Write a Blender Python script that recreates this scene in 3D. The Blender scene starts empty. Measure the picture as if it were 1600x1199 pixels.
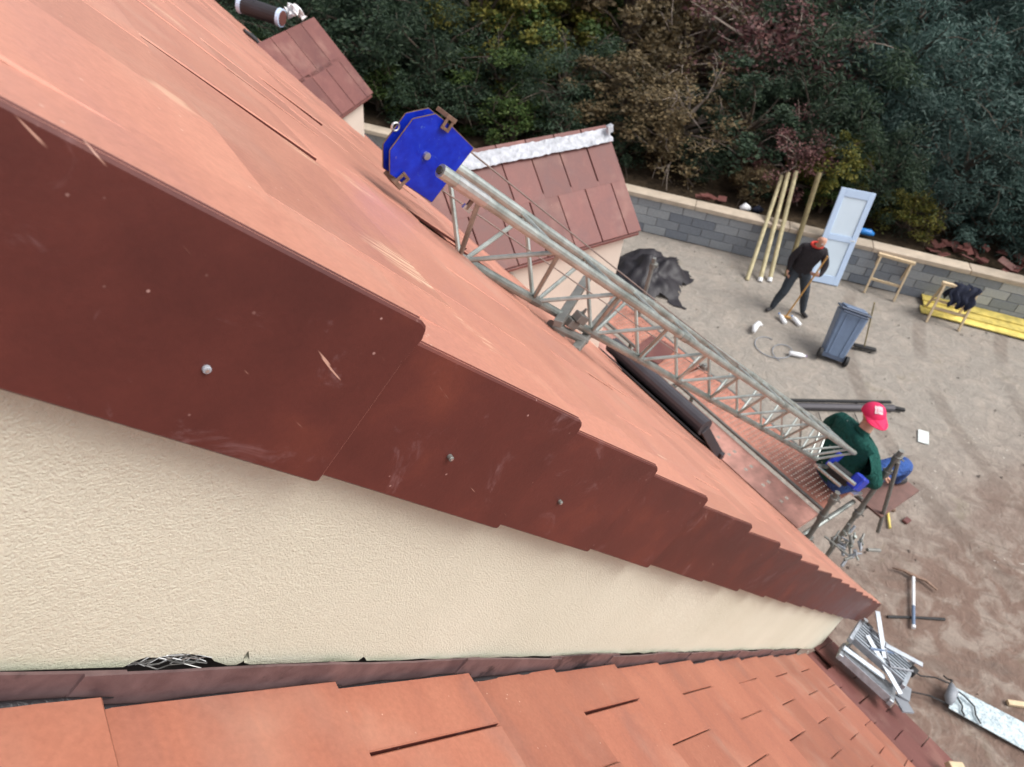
import bpy, bmesh, math, random
import numpy as np
from mathutils import Vector, Matrix, noise as mnoise
random.seed(7)
rng = np.random.default_rng(11)
sc = bpy.context.scene
COL = sc.collection

# ------------------------------------------------------------------ camera
H = 7.6
RX = Vector((0.82705272, -0.5533509, 0.09892717))       # image right
RD = Vector((-0.31404586, -0.6008055, -0.73512445))     # image down
RF = Vector((0.46621776, 0.576919, -0.67067538))        # forward
cam_d = bpy.data.cameras.new('camera')
cam = bpy.data.objects.new('camera', cam_d); COL.objects.link(cam)
cam_d.sensor_fit = 'HORIZONTAL'; cam_d.sensor_width = 36.0
cam_d.lens = 36.0 * 1076.58 / 1600.0
cam_d.clip_start = 0.02; cam_d.clip_end = 1500
M = Matrix.Identity(4)
for i, v in enumerate((RX, -RD, -RF)):
    for j in range(3): M[j][i] = v[j]
M[2][3] = H
cam.matrix_world = M
cam_d.dof.use_dof = True; cam_d.dof.focus_distance = 1.0; cam_d.dof.aperture_fstop = 8.5
sc.camera = cam

# ------------------------------------------------------------------ world, sun, exposure
w = bpy.data.worlds.new('World'); sc.world = w; w.use_nodes = True
nt = w.node_tree; nt.nodes.clear()
sky = nt.nodes.new('ShaderNodeTexSky'); sky.sky_type = 'NISHITA'; sky.sun_disc = False
SUN_EL, SUN_AZ = math.radians(55), math.radians(-52)      # azimuth from +X towards +Y
sky.sun_elevation = SUN_EL; sky.sun_rotation = math.pi/2 - SUN_AZ
sky.air_density = 1.0; sky.dust_density = 4.0; sky.ozone_density = 1.0
hs = nt.nodes.new('ShaderNodeHueSaturation'); hs.inputs['Saturation'].default_value = 0.35
bg = nt.nodes.new('ShaderNodeBackground'); bg.inputs['Strength'].default_value = 0.15
out = nt.nodes.new('ShaderNodeOutputWorld')
nt.links.new(sky.outputs[0], hs.inputs['Color']); nt.links.new(hs.outputs[0], bg.inputs['Color'])
nt.links.new(bg.outputs[0], out.inputs['Surface'])
sd = bpy.data.lights.new('sun', 'SUN'); sun = bpy.data.objects.new('sun', sd); COL.objects.link(sun)
sd.energy = 1.6; sd.angle = math.radians(32); sd.color = (1.0, 0.97, 0.93)
sdir = Vector((math.cos(SUN_EL)*math.cos(SUN_AZ), math.cos(SUN_EL)*math.sin(SUN_AZ), math.sin(SUN_EL)))
sun.rotation_euler = sdir.to_track_quat('Z', 'Y').to_euler(); sun.location = (0, 0, 30)
sc.view_settings.view_transform = 'Standard'; sc.view_settings.look = 'None'
sc.cycles.max_bounces = 5; sc.cycles.diffuse_bounces = 3; sc.cycles.glossy_bounces = 2; sc.cycles.transmission_bounces = 2
sc.view_settings.gamma = 1.0; sc.view_settings.exposure = 0.55

# ------------------------------------------------------------------ material helpers
def lin(c):
    return tuple((x/255/12.92 if x/255 <= .04045 else ((x/255+.055)/1.055)**2.4) for x in c) + (1.0,)

class NT:
    def __init__(s, name):
        s.m = bpy.data.materials.new(name); s.m.use_nodes = True
        s.t = s.m.node_tree; s.t.nodes.clear()
        s.o = s.n('ShaderNodeOutputMaterial'); s.p = s.n('ShaderNodeBsdfPrincipled')
        s.l(s.p.outputs[0], s.o.inputs[0])
        s.geo = None
    def n(s, t, **k):
        x = s.t.nodes.new(t)
        for a, b in k.items(): setattr(x, a, b)
        return x
    def l(s, a, b): s.t.links.new(a, b)
    def setin(s, node, i, v):
        if hasattr(v, 'is_output'): s.l(v, node.inputs[i])
        else: node.inputs[i].default_value = v
    def math(s, op, a, b=0.0, c=None, clamp=False):
        x = s.n('ShaderNodeMath', operation=op); x.use_clamp = clamp
        s.setin(x, 0, a); s.setin(x, 1, b)
        if c is not None: s.setin(x, 2, c)
        return x.outputs[0]
    def pos(s):
        if not s.geo: s.geo = s.n('ShaderNodeNewGeometry')
        return s.geo.outputs['Position']
    def island(s):
        s.pos(); return s.geo.outputs['Random Per Island']
    def rnd(s): return s.n('ShaderNodeObjectInfo').outputs['Random']
    def dot(s, v, d):
        x = s.n('ShaderNodeVectorMath', operation='DOT_PRODUCT'); s.setin(x, 0, v); x.inputs[1].default_value = d
        return x.outputs['Value']
    def comb(s, a, b, c):
        x = s.n('ShaderNodeCombineXYZ'); s.setin(x, 0, a); s.setin(x, 1, b); s.setin(x, 2, c); return x.outputs[0]
    def noise(s, v, scale, detail=4, rough=.55, dist=0.0):
        x = s.n('ShaderNodeTexNoise'); s.l(v, x.inputs['Vector'])
        x.inputs['Scale'].default_value = scale; x.inputs['Detail'].default_value = detail
        x.inputs['Roughness'].default_value = rough; x.inputs['Distortion'].default_value = dist
        return x.outputs[0]
    def voro(s, v, scale, feature='F1'):
        x = s.n('ShaderNodeTexVoronoi', feature=feature); s.l(v, x.inputs['Vector']); x.inputs['Scale'].default_value = scale
        return x.outputs['Distance']
    def ramp(s, f, stops, interp='LINEAR'):
        x = s.n('ShaderNodeValToRGB'); s.l(f, x.inputs[0]); r = x.color_ramp; r.interpolation = interp
        while len(r.elements) < len(stops): r.elements.new(.5)
        for e, (p, c) in zip(r.elements, stops):
            e.position = p; e.color = c if len(c) == 4 else tuple(c)+(1,)
        return x.outputs[0]
    def step(s, f, a, b):
        x = s.n('ShaderNodeMapRange', interpolation_type='SMOOTHSTEP'); s.l(f, x.inputs[0])
        x.inputs[1].default_value = a; x.inputs[2].default_value = b
        return x.outputs[0]
    def mix(s, f, a, b, mode='MIX'):
        x = s.n('ShaderNodeMix', data_type='RGBA', blend_type=mode)
        s.setin(x, 0, f); s.setin(x, 6, a); s.setin(x, 7, b); return x.outputs[2]
    def bright(s, col, f, lo, hi):
        x = s.n('ShaderNodeMapRange'); s.setin(x, 0, f); x.inputs[3].default_value = lo; x.inputs[4].default_value = hi
        return s.mix(1.0, col, s.comb(x.outputs[0], x.outputs[0], x.outputs[0]), 'MULTIPLY')
    def bump(s, h, strength, dist):
        x = s.n('ShaderNodeBump'); s.l(h, x.inputs['Height']); x.inputs['Strength'].default_value = strength
        x.inputs['Distance'].default_value = dist; s.l(x.outputs[0], s.p.inputs['Normal'])
    def fin(s, col, rough=.6, metal=0.0, spec=.5):
        s.setin(s.p, 'Base Color', col); s.setin(s.p, 'Roughness', rough); s.p.inputs['Metallic'].default_value = metal
        s.p.inputs['Specular IOR Level'].default_value = spec
        return s.m

def simple(name, c, rough=.6, metal=0.0, var=.18, scale=14, bump=0.0, spec=.5):
    k = NT(name); f = k.noise(k.pos(), scale, 3)
    col = k.bright(tuple(c)+(1,), f, 1-var*1.6, 1+var*1.6)
    col = k.bright(col, k.rnd(), 1-var*.5, 1+var*.5)
    if bump: k.bump(k.noise(k.pos(), scale*(6 if bump < .011 else 1.3), 3, .5, .8), .7, bump*(1 if bump < .011 else 4))
    return k.fin(col, k.math('MULTIPLY_ADD', f, .25, rough-.12), metal, spec)

A = 0.79516
SV = Vector((math.cos(A), 0, -math.sin(A)))     # down the slope
NV = Vector((math.sin(A), 0, math.cos(A)))      # out of the slope
CC = Vector((0, 0, H))
CS = CC.dot(SV); CN = CC.dot(NV)
def rp(s, y, n): return CC + SV*s + NV*n + Vector((0, y, 0))

def tile_mat(name, base, dark, light, spec=.5, rough=.5, scuffs=(), dust=.5):
    k = NT(name); p = k.pos()
    S = k.math('ADD', k.dot(p, tuple(SV)), -CS); Y = k.dot(p, (0, 1, 0)); N_ = k.dot(p, tuple(NV))
    cloud = k.noise(k.comb(k.math('MULTIPLY', S, 1.0), k.math('MULTIPLY', Y, .45), N_), 7.0, 4, .65, .6)
    fine = k.noise(p, 110, 2, .65)
    streak = k.noise(k.comb(k.math('MULTIPLY', S, 7), k.math('MULTIPLY', Y, 150), k.math('MULTIPLY', N_, 30)), 1.0, 3, .6)
    col = k.ramp(cloud, ((.28, dark), (.5, base), (.75, light)))
    col = k.bright(col, k.math('FRACT', k.math('ADD', k.rnd(), k.island())), .86, 1.13)
    col = k.bright(col, fine, .80, 1.20)
    dm = k.math('MULTIPLY', k.step(k.noise(p, 3.1, 3, .65), .5, .78), dust)
    col = k.mix(dm, col, (.55, .37, .28, 1))
    # thin pale specks everywhere
    sp = k.math('MULTIPLY', k.step(streak, .71, .78), k.step(cloud, .52, .66))
    col = k.mix(k.math('MULTIPLY', sp, .55), col, (.82, .56, .38, 1))
    dots = k.math('MULTIPLY', k.step(k.voro(p, 42), .085, .05), k.step(k.noise(p, 9, 2), .52, .6))
    col = k.mix(k.math('MULTIPLY', dots, .5), col, (.8, .6, .48, 1))
    sn = k.math('MULTIPLY', k.noise(p, 38, 2), .9) if scuffs else None
    for (s0, y0, hs_, hy, amt, lo) in scuffs:
        a = k.math('POWER', k.math('DIVIDE', k.math('SUBTRACT', S, s0), hs_), 2.0)
        b = k.math('POWER', k.math('DIVIDE', k.math('SUBTRACT', Y, y0), hy), 2.0)
        r = k.math('ADD', k.math('ADD', a, b), sn)
        m = k.math('MULTIPLY', k.step(r, 1.35, .45), k.step(streak, lo, lo+.12))
        col = k.mix(k.math('MULTIPLY', m, amt), col, (.92, .68, .46, 1))
    k.bump(fine, .35, .0012)
    return k.fin(col, k.math('MULTIPLY_ADD', cloud, .2, rough-.1), 0, spec)

SC = ((.70, .785, .12, .060, .95, .47), (.68, 1.21, .075, .05, .8, .5), (.78, .65, .08, .06, .85, .50), (.40, .60, .05, .02, .9, .55),
      (.32, .83, .04, .035, .28, .2), (1.0, 1.44, .09, .06, .6, .5), (.62, 1.9, .08, .08, .6, .5), (1.25, .62, .09, .04, .55, .5), (1.62, .64, .12, .06, .6, .5))
MT = {}
MT['tile'] = tile_mat('clay_tile_salmon', (.485, .212, .148, 1), (.455, .200, .148, 1), (.52, .236, .162, 1), .6, .46, SC, .28)
MT['tile_low'] = tile_mat('clay_tile_orange', (.325, .122, .078, 1), (.27, .108, .076, 1), (.365, .145, .092, 1), .45, .52, (), .25)
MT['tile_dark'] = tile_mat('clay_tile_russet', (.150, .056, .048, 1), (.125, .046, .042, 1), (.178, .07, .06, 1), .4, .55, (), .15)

k = NT('verge_tile_brown_joint_shade'); p = k.pos()
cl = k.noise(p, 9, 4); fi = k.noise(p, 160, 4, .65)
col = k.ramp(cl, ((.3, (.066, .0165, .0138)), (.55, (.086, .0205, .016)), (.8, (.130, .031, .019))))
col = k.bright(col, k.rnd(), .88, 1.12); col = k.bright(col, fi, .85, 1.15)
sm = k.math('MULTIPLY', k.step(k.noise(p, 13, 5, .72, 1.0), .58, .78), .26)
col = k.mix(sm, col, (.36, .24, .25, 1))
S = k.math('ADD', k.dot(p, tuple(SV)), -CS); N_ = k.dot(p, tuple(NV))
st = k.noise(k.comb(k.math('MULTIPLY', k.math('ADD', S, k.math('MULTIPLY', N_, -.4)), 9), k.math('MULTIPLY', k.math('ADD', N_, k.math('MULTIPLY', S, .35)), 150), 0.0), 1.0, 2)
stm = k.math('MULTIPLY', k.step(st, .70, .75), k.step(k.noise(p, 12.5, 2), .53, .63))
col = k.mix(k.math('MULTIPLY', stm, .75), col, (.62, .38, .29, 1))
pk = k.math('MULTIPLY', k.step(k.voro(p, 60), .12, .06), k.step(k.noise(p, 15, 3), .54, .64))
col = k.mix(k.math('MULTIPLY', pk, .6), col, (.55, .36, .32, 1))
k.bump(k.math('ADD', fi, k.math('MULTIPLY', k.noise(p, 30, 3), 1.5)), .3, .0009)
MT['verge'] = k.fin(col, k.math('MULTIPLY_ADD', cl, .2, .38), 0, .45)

k = NT('stucco_cream'); p = k.pos()
n1 = k.noise(p, 300, 4, .78, 0.0); n2 = k.noise(p, 110, 2, .6, .2)
hgt = k.math('ADD', k.math('MULTIPLY', n1, 1.6), k.math('ADD', k.math('MULTIPLY', n2, .9), k.math('MULTIPLY', k.voro(p, 330), -.5)))
col = k.ramp(k.noise(p, 2.2, 4), ((.3, (.65, .635, .51)), (.7, (.715, .70, .575))))
col = k.bright(col, n2, .93, 1.07)
pit = k.math('MULTIPLY', k.step(n1, .33, .22), .4); col = k.mix(pit, col, (.40, .33, .23, 1))
nn_ = k.math('SUBTRACT', k.dot(p, tuple(NV)), CN)
alg = k.math('MULTIPLY', k.step(k.math('ADD', nn_, k.math('MULTIPLY', k.noise(p, 20, 4), .04)), -.598, -.635), k.step(k.noise(p, 8, 4), .38, .62))
col = k.mix(k.math('MULTIPLY', alg, .6), col, (.40, .45, .31, 1))
k.bump(hgt, .9, .0024)
MT['stucco'] = k.fin(col, .85, 0, .2)
MT['stucco_far'] = simple('render_pale_dormer', (.55, .49, .42), .85, 0, .06, 4, .002)

k = NT('flashing_zinc'); p = k.pos(); f = k.noise(p, 16, 5, .6, .6)
nn_ = k.math('SUBTRACT', k.dot(p, tuple(NV)), CN)
col = k.ramp(f, ((.3, (.10, .062, .065)), (.65, (.185, .12, .12)))); 
blk = k.math('MULTIPLY', k.step(k.noise(p, 7, 5, .7), .56, .64), .8); col = k.mix(blk, col, (.025, .022, .026, 1))
k.bump(k.noise(p, 60, 4), .5, .002)
MT['worn'] = simple('verge_worn_arris', (.50, .26, .21), .6, 0, .5, 60)
MT['flash'] = k.fin(col, .45, .2, .4)
MT['mastic'] = simple('bitumen_black', (.018, .017, .02), .45, 0, .3, 30, .003)
MT['void'] = simple('dark_void', (.03, .029, .032), .9, 0, .2)
MT['galv'] = (lambda k: (k.bump(k.noise(k.pos(), 60, 3), .3, .001), k.fin(k.bright(k.ramp(k.noise(k.pos(), 9, 5, .65), ((.3, (.24, .27, .25)), (.55, (.42, .455, .43)), (.8, (.56, .60, .57)))), k.rnd(), .85, 1.1), k.math('MULTIPLY_ADD', k.noise(k.pos(), 40, 3), .3, .28), .75))[1])(NT('steel_galvanised'))
MT['galv_dull'] = simple('steel_weathered', (.21, .21, .195), .55, .45, .3, 18, .001)
MT['steel'] = simple('steel_bright', (.55, .55, .54), .35, .85, .2, 40)
MT['rust'] = simple('steel_rusty', (.20, .13, .095), .65, .4, .4, 40, .001)
k = NT('blue_paint_plate'); p = k.pos(); f = k.noise(p, 30, 4)
col = k.ramp(f, ((.3, (.002, .012, .30)), (.7, (.006, .03, .46))))
ch = k.math('MULTIPLY', k.step(k.noise(k.comb(k.math('MULTIPLY', k.dot(p, (1, 0, 0)), 1.0), 0.0, k.dot(p, (0, 0, 1))), 26, 5, .7, 1.5), .63, .7), .6)
col = k.mix(ch, col, (.12, .22, .5, 1))
col = k.mix(k.math('MULTIPLY', k.step(k.noise(p, 34, 5, .7), .70, .73), .9), col, (.22, .16, .13, 1))
MT['blue'] = k.fin(col, .38, 0, .4)
MT['blue2'] = simple('blue_paint_winch', (.01, .03, .35), .4, 0, .3, 30)
MT['cable'] = simple('wire_rope', (.24, .19, .17), .6, .4, .2, 60)
MT['window'] = simple('aluminium_anthracite', (.062, .058, .066), .42, .25, .12, 10)
MT['glass'] = simple('window_glass_dark', (.004, .004, .005), .35, 0, .1, spec=.25)
MT['deck'] = simple('steel_plank_red_worn', (.48, .205, .145), .6, .1, .35, 12, .001)
MT['deck2'] = simple('steel_plank_pink_worn', (.46, .235, .19), .65, .1, .4, 9, .001)
MT['foil'] = simple('foil_strip_white', (.46, .48, .52), .35, .35, .35, 24, .01)
MT['white_cloth'] = simple('white_film', (.8, .82, .84), .5, 0, .12, 20, .004)
MT['black_film'] = simple('black_plastic_film', (.022, .019, .024), .55, 0, .35, 9, .006)
MT['wood_new'] = simple('pine_new', (.60, .47, .30), .7, 0, .2, 20, .001)
MT['wood_pole'] = simple('pine_treated', (.42, .37, .22), .75, 0, .3, 10, .001)
MT['wood_pole_dark'] = simple('pine_weathered', (.22, .18, .09), .8, 0, .3, 10, .001)
MT['wood_yellow'] = simple('shuttering_yellow', (.62, .50, .13), .65, 0, .4, 7, .001)
MT['wood_handle'] = simple('ash_handle', (.55, .30, .09), .55, 0, .2, 30)
MT['board_brown'] = simple('plywood_brown', (.16, .085, .07), .65, 0, .25, 14)
MT['door_white'] = simple('door_white_film', (.52, .66, .86), .35, 0, .05, 3)
MT['door_panel'] = simple('door_panel_white', (.66, .78, .88), .4, 0, .05, 3)
MT['bin'] = simple('bin_grey_blue', (.145, .20, .30), .42, 0, .12, 12)
MT['bin_dark'] = simple('bin_lid_dark', (.065, .085, .13), .42, 0, .12, 12)
MT['rubber'] = simple('rubber_black', (.02, .02, .021), .7, 0, .2, 30)
MT['paper'] = simple('paper_white', (.62, .66, .64), .7, 0, .08, 20)
MT['white_pl'] = simple('plastic_white', (.78, .80, .82), .35, 0, .06, 20)
MT['purple'] = simple('label_violet', (.22, .12, .32), .5, 0, .1, 20)
MT['blue_pl'] = simple('plastic_blue', (.03, .22, .62), .35, 0, .1, 20)
MT['red_pl'] = simple('plastic_red', (.5, .07, .04), .5, 0, .15, 20)
MT['slate'] = simple('slate_grey', (.26, .28, .31), .55, 0, .15, 20)
MT['alu'] = simple('aluminium_worn', (.42, .46, .50), .4, .6, .25, 30)
k = NT('galvanised_sheet_mottled'); p = k.pos()
MT['sheet'] = k.fin(k.ramp(k.noise(p, 26, 5, .75, .5), ((.38, (.22, .28, .31)), (.5, (.42, .50, .53)), (.62, (.56, .63, .66)))), k.math('MULTIPLY_ADD', k.noise(p, 40, 3), .3, .3), .15)
# block wall
k = NT('concrete_block'); p = k.pos()
col = k.ramp(k.rnd(), ((0, (.19, .215, .25)), (.45, (.27, .295, .32)), (.8, (.34, .365, .385)), (1, (.42, .44, .45))))
col = k.bright(col, k.noise(p, 30, 5), .75, 1.25); k.bump(k.noise(p, 90, 3), .6, .004)
MT['block'] = k.fin(col, .9, 0, .2)
MT['mortar'] = simple('mortar', (.25, .25, .25), .9, 0, .2, 20, .003)
MT['coping'] = simple('coping_concrete', (.46, .385, .30), .85, 0, .2, 5, .003)
# ground
k = NT('ground_dirt'); p = k.pos()
b1 = k.noise(p, .55, 3, .6, .3); b2 = k.noise(p, 2.6, 4, .65, .8); b3 = k.noise(p, 22, 3, .7)
tr = k.noise(k.comb(k.math('MULTIPLY', k.dot(p, (.62, -.78, 0)), .5), k.math('MULTIPLY', k.dot(p, (.78, .62, 0)), 4.0), 0.0), 1.2, 3, .6, .9)
gx = k.math('ADD', k.dot(p, (.2, .98, 0)), k.math('MULTIPLY', b1, 3.0))
col = k.mix(k.step(gx, 3.4, 6.4), (.175, .120, .096, 1), (.268, .243, .212, 1))
col = k.mix(k.math('MULTIPLY', k.step(b2, .42, .66), .55), col, (.34, .295, .25, 1))
col = k.mix(k.math('MULTIPLY', k.step(tr, .54, .70), k.math('MULTIPLY_ADD', k.step(gx, 3.4, 6.4), -.30, .48)), col, (.14, .108, .09, 1))
b4 = k.noise(p, 4.5, 3, .65, 1.6); col = k.bright(col, b4, .68, 1.32)
col = k.mix(k.math('MULTIPLY', k.step(k.noise(p, 1.3, 5, .65), .6, .72), .35), col, (.15, .13, .08, 1))
col = k.bright(col, b3, .82, 1.18)
px_ = k.math('SUBTRACT', k.dot(p, (1, 0, 0)), 16.5); py_ = k.math('SUBTRACT', k.dot(p, (0, 1, 0)), -1.2)
rad = k.math('SQRT', k.math('ADD', k.math('MULTIPLY', px_, px_), k.math('MULTIPLY', py_, py_))); ang = k.math('ARCTAN2', py_, px_)
tread = k.math('SINE', k.math('ADD', k.math('MULTIPLY', ang, 150.0), k.math('MULTIPLY', rad, 30.0)))
for r0 in (4.6, 6.1, 7.5):
    bd_ = k.step(k.math('ABSOLUTE', k.math('SUBTRACT', rad, r0)), .17, .08)
    bd_ = k.math('MULTIPLY', bd_, k.step(b1, .35, .6)); bd_ = k.math('MULTIPLY', bd_, k.math('MULTIPLY_ADD', tread, .10, .6))
    col = k.mix(k.math('MULTIPLY', bd_, .6), col, (.11, .08, .064, 1))
wp = k.math('MULTIPLY', k.step(k.noise(p, 14, 3), .64, .70), k.step(k.noise(p, .9, 3), .58, .66)); col = k.mix(k.math('MULTIPLY', wp, .7), col, (.55, .52, .46, 1))
k.bump(k.math('ADD', b3, k.math('MULTIPLY', b4, 3.0)), .6, .014)
MT['dirt'] = k.fin(col, .92, 0, .15)
k = NT('bank_leaf_litter'); p = k.pos()
col = k.ramp(k.noise(p, 6, 6, .7), ((.3, (.022, .018, .012)), (.6, (.07, .05, .032)), (.8, (.13, .095, .06))))
k.bump(k.noise(p, 30, 4), .8, .03); MT['litter'] = k.fin(col, .95, 0, .1)
# people
MT['skin'] = simple('skin', (.50, .27, .19), .55, 0, .06, 20)
MT['jacket_black'] = simple('fleece_black', (.018, .014, .018), .9, 0, .3, 20, .012)
MT['trousers_dark'] = simple('work_trousers_slate', (.035, .045, .058), .85, 0, .25, 20, .012)
MT['shoe'] = simple('shoe_dark', (.03, .028, .03), .7, 0, .2, 20)
k = NT('sweater_green_flecked'); p = k.pos()
col = k.bright((.012, .075, .062, 1), k.noise(p, 12, 5), .6, 1.4)
col = k.mix(k.math('MULTIPLY', k.step(k.voro(p, 11), .12, .07), .75), col, (.45, .55, .5, 1)); k.bump(k.noise(p, 17, 3, .5, .8), .8, .05)
MT['sweater'] = k.fin(col, .9, 0, .2)
MT['jeans'] = simple('jeans_blue', (.025, .075, .26), .85, 0, .3, 14, .012)
MT['pink'] = simple('cap_magenta', (.66, .018, .10), .75, 0, .1, 20)
MT['cap_white'] = simple('cap_print_white', (.85, .8, .82), .7, 0, .05, 20)
MT['red_cloth'] = simple('collar_red', (.62, .05, .035), .8, 0, .15, 20)
MT['navy_cloth'] = simple('jacket_navy', (.012, .016, .035), .9, 0, .3, 20)
MT['bark'] = simple('bark', (.085, .065, .05), .9, 0, .3, 12, .01)
MT['bark_pale'] = simple('bark_pale', (.22, .18, .15), .9, 0, .3, 12, .01)

def leaf_mat(name, c1, c2, c3):
    k = NT(name); isl = k.island()
    col = k.ramp(isl, ((0, c1), (.55, c2), (1, c3)))
    col = k.bright(col, k.noise(k.pos(), .9, 3), .55, 1.45); col = k.bright(col, k.rnd(), .85, 1.15)
    k.fin(col, .6, 0, .3)
    tr = k.n('ShaderNodeBsdfTranslucent'); k.l(col, tr.inputs[0])
    mx = k.n('ShaderNodeMixShader'); mx.inputs[0].default_value = .28
    k.l(k.p.outputs[0], mx.inputs[1]); k.l(tr.outputs[0], mx.inputs[2]); k.l(mx.outputs[0], k.o.inputs[0])
    return k.m
MT['leaf_dark'] = leaf_mat('leaf_dark_green', (.017, .034, .020), (.029, .054, .031), (.055, .086, .046))
MT['leaf_blue'] = leaf_mat('leaf_blue_green', (.028, .058, .050), (.050, .094, .080), (.09, .145, .122))
MT['leaf_yellow'] = leaf_mat('leaf_yellow_green', (.065, .082, .018), (.125, .128, .026), (.22, .19, .04))
MT['leaf_green'] = leaf_mat('leaf_mid_green', (.028, .055, .016), (.05, .088, .022), (.09, .13, .035))
MT['leaf_brown'] = leaf_mat('leaf_olive_brown', (.075, .060, .032), (.135, .100, .052), (.20, .148, .076))
MT['leaf_red'] = leaf_mat('leaf_wine_red', (.075, .034, .036), (.125, .054, .055), (.19, .095, .08))

# ------------------------------------------------------------------ mesh helpers
class MB:
    def __init__(s): s.v = []; s.f = []
    def add(s, vs, fs):
        b = len(s.v); s.v += [tuple(v) for v in vs]; s.f += [tuple(i+b for i in f) for f in fs]; return s
    def box(s, c, ax, ay, az, hx, hy, hz):
        c = Vector(c); ax, ay, az = Vector(ax)*hx, Vector(ay)*hy, Vector(az)*hz
        vs = [c+ax*i+ay*j+az*l for l in (-1, 1) for j in (-1, 1) for i in (-1, 1)]
        return s.add(vs, [(0, 2, 3, 1), (4, 5, 7, 6), (0, 1, 5, 4), (2, 6, 7, 3), (0, 4, 6, 2), (1, 3, 7, 5)])
    def abox(s, x0, x1, y0, y1, z0, z1):
        return s.box(((x0+x1)/2, (y0+y1)/2, (z0+z1)/2), (1, 0, 0), (0, 1, 0), (0, 0, 1), (x1-x0)/2, (y1-y0)/2, (z1-z0)/2)
    def tube(s, pts, r, n=8, r1=None, cap=True, hollow=False):
        pts = [Vector(p) for p in pts]; m = len(pts); b = len(s.v)
        rs = r if isinstance(r, (list, tuple)) else [r+(((r1 if r1 is not None else r)-r)*i/max(1, m-1)) for i in range(m)]
        up = None
        for i, p in enumerate(pts):
            d = (pts[min(i+1, m-1)]-pts[max(i-1, 0)]).normalized()
            if up is None:
                up = Vector((0, 0, 1)) if abs(d.z) < .9 else Vector((1, 0, 0))
            a = d.cross(up).normalized(); c = a.cross(d).normalized(); up = c
            for j in range(n):
                t = 2*math.pi*j/n; s.v.append(tuple(p+(a*math.cos(t)+c*math.sin(t))*rs[i]))
        for i in range(m-1):
            for j in range(n):
                s.f.append((b+i*n+j, b+i*n+(j+1) % n, b+(i+1)*n+(j+1) % n, b+(i+1)*n+j))
        if cap:
            s.f.append(tuple(b+j for j in reversed(range(n)))); s.f.append(tuple(b+(m-1)*n+j for j in range(n)))
        return s
    def bar(s, p0, p1, wd, ht, up=(0, 0, 1)):
        p0, p1 = Vector(p0), Vector(p1); d = (p1-p0); L = d.length; d.normalize()
        a = d.cross(Vector(up)).normalized(); c = a.cross(d).normalized()
        return s.box((p0+p1)/2, d, a, c, L/2, wd/2, ht/2)
    def prism(s, poly, ex):
        n = len(poly); ex = Vector(ex); P0 = [Vector(p) for p in poly]
        return s.add(P0+[p+ex for p in P0], [tuple(range(n))[::-1], tuple(range(n, 2*n))]+[(i, (i+1) % n, (i+1) % n+n, i+n) for i in range(n)])
    def build(s, name, mat, parent=None, loc=None, smooth=False, bevel=0, fix=True):
        o0 = Vector(loc) if loc is not None else (Vector(parent['_o']) if parent is not None else Vector((0, 0, 0)))
        me = bpy.data.meshes.new(name); me.from_pydata([tuple(Vector(v)-o0) for v in s.v], [], s.f)
        if fix or bevel:
            bm = bmesh.new(); bm.from_mesh(me)
            if fix: bmesh.ops.recalc_face_normals(bm, faces=bm.faces)
            if bevel: bmesh.ops.bevel(bm, geom=[e for e in bm.edges if len(e.link_faces) == 2 and e.calc_face_angle(0) > .6], offset=bevel, segments=1, affect='EDGES', clamp_overlap=True)
            bm.to_mesh(me); bm.free()
        if smooth: me.polygons.foreach_set('use_smooth', [True]*len(me.polygons))
        me.materials.append(MT[mat] if isinstance(mat, str) else mat)
        o = bpy.data.objects.new(name, me); COL.objects.link(o)
        if parent is None: o.location = o0
        else: o.parent = parent
        o['_o'] = tuple(o0)
        return o

ROOTS = []
def tag(o, label=None, cat=None, group=None, kind=None):
    if label: o['label'] = label
    if cat: o['category'] = cat
    if group: o['group'] = group
    if kind: o['kind'] = kind
    return o
def thing(name, loc, label, cat, group=None):
    o = bpy.data.objects.new(name, None); COL.objects.link(o); o.location = loc; o.empty_display_size = .2
    o['_o'] = tuple(loc); return tag(o, label, cat, group)
def part_empty(name, parent):
    o = bpy.data.objects.new(name, None); COL.objects.link(o); o.parent = parent; o['_o'] = tuple(parent['_o']); o.empty_display_size = .1
    return o
def inst(name, me, parent, mat4):
    o = bpy.data.objects.new(name, me); COL.objects.link(o); o.parent = parent
    o.matrix_local = Matrix.Translation(-Vector(parent['_o'])) @ mat4
    return o
def frame(o, x, y, z):
    m = Matrix.Identity(4)
    for i, v in enumerate((x, y, z)):
        for j in range(3): m[j][i] = v[j]
    for j in range(3): m[j][3] = o[j]
    return m
def V(*a): return Vector(a)

# ================================================================== GROUND
def coords(lo, hi, step, far):
    a = list(np.arange(lo, hi+1e-6, step)); g = step
    while a[-1] < far: g *= 1.45; a.append(a[-1]+g)
    g = step
    while a[0] > -far: g *= 1.45; a.insert(0, a[0]-g)
    return a
xs, ys = coords(3.6, 18, .11, 400), coords(-3.0, 11, .11, 400)
vs = []
for y in ys:
    for x in xs:
        near = 3 < x < 19 and -4 < y < 12
        z = (mnoise.fractal(V(x*.9, y*.9, 0), 1, 2, 4)*.018 + mnoise.noise(V(x*.35, y*2.2, 3))*.008) if near else 0
        vs.append((x, y, z-.01))
nx = len(xs)
fs = [(j*nx+i, j*nx+i+1, (j+1)*nx+i+1, (j+1)*nx+i) for j in range(len(ys)-1) for i in range(nx-1)]
g = MB().add(vs, fs).build('ground', 'dirt', smooth=True, fix=False); tag(g, kind='structure')

W0 = V(10.58, 9.59, 0); DW = V(.6261, -.7797, 0); NW = V(.7797, .6261, 0)
def wp(l, d, z=0): return W0 + DW*l + NW*d + V(0, 0, z)
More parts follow.
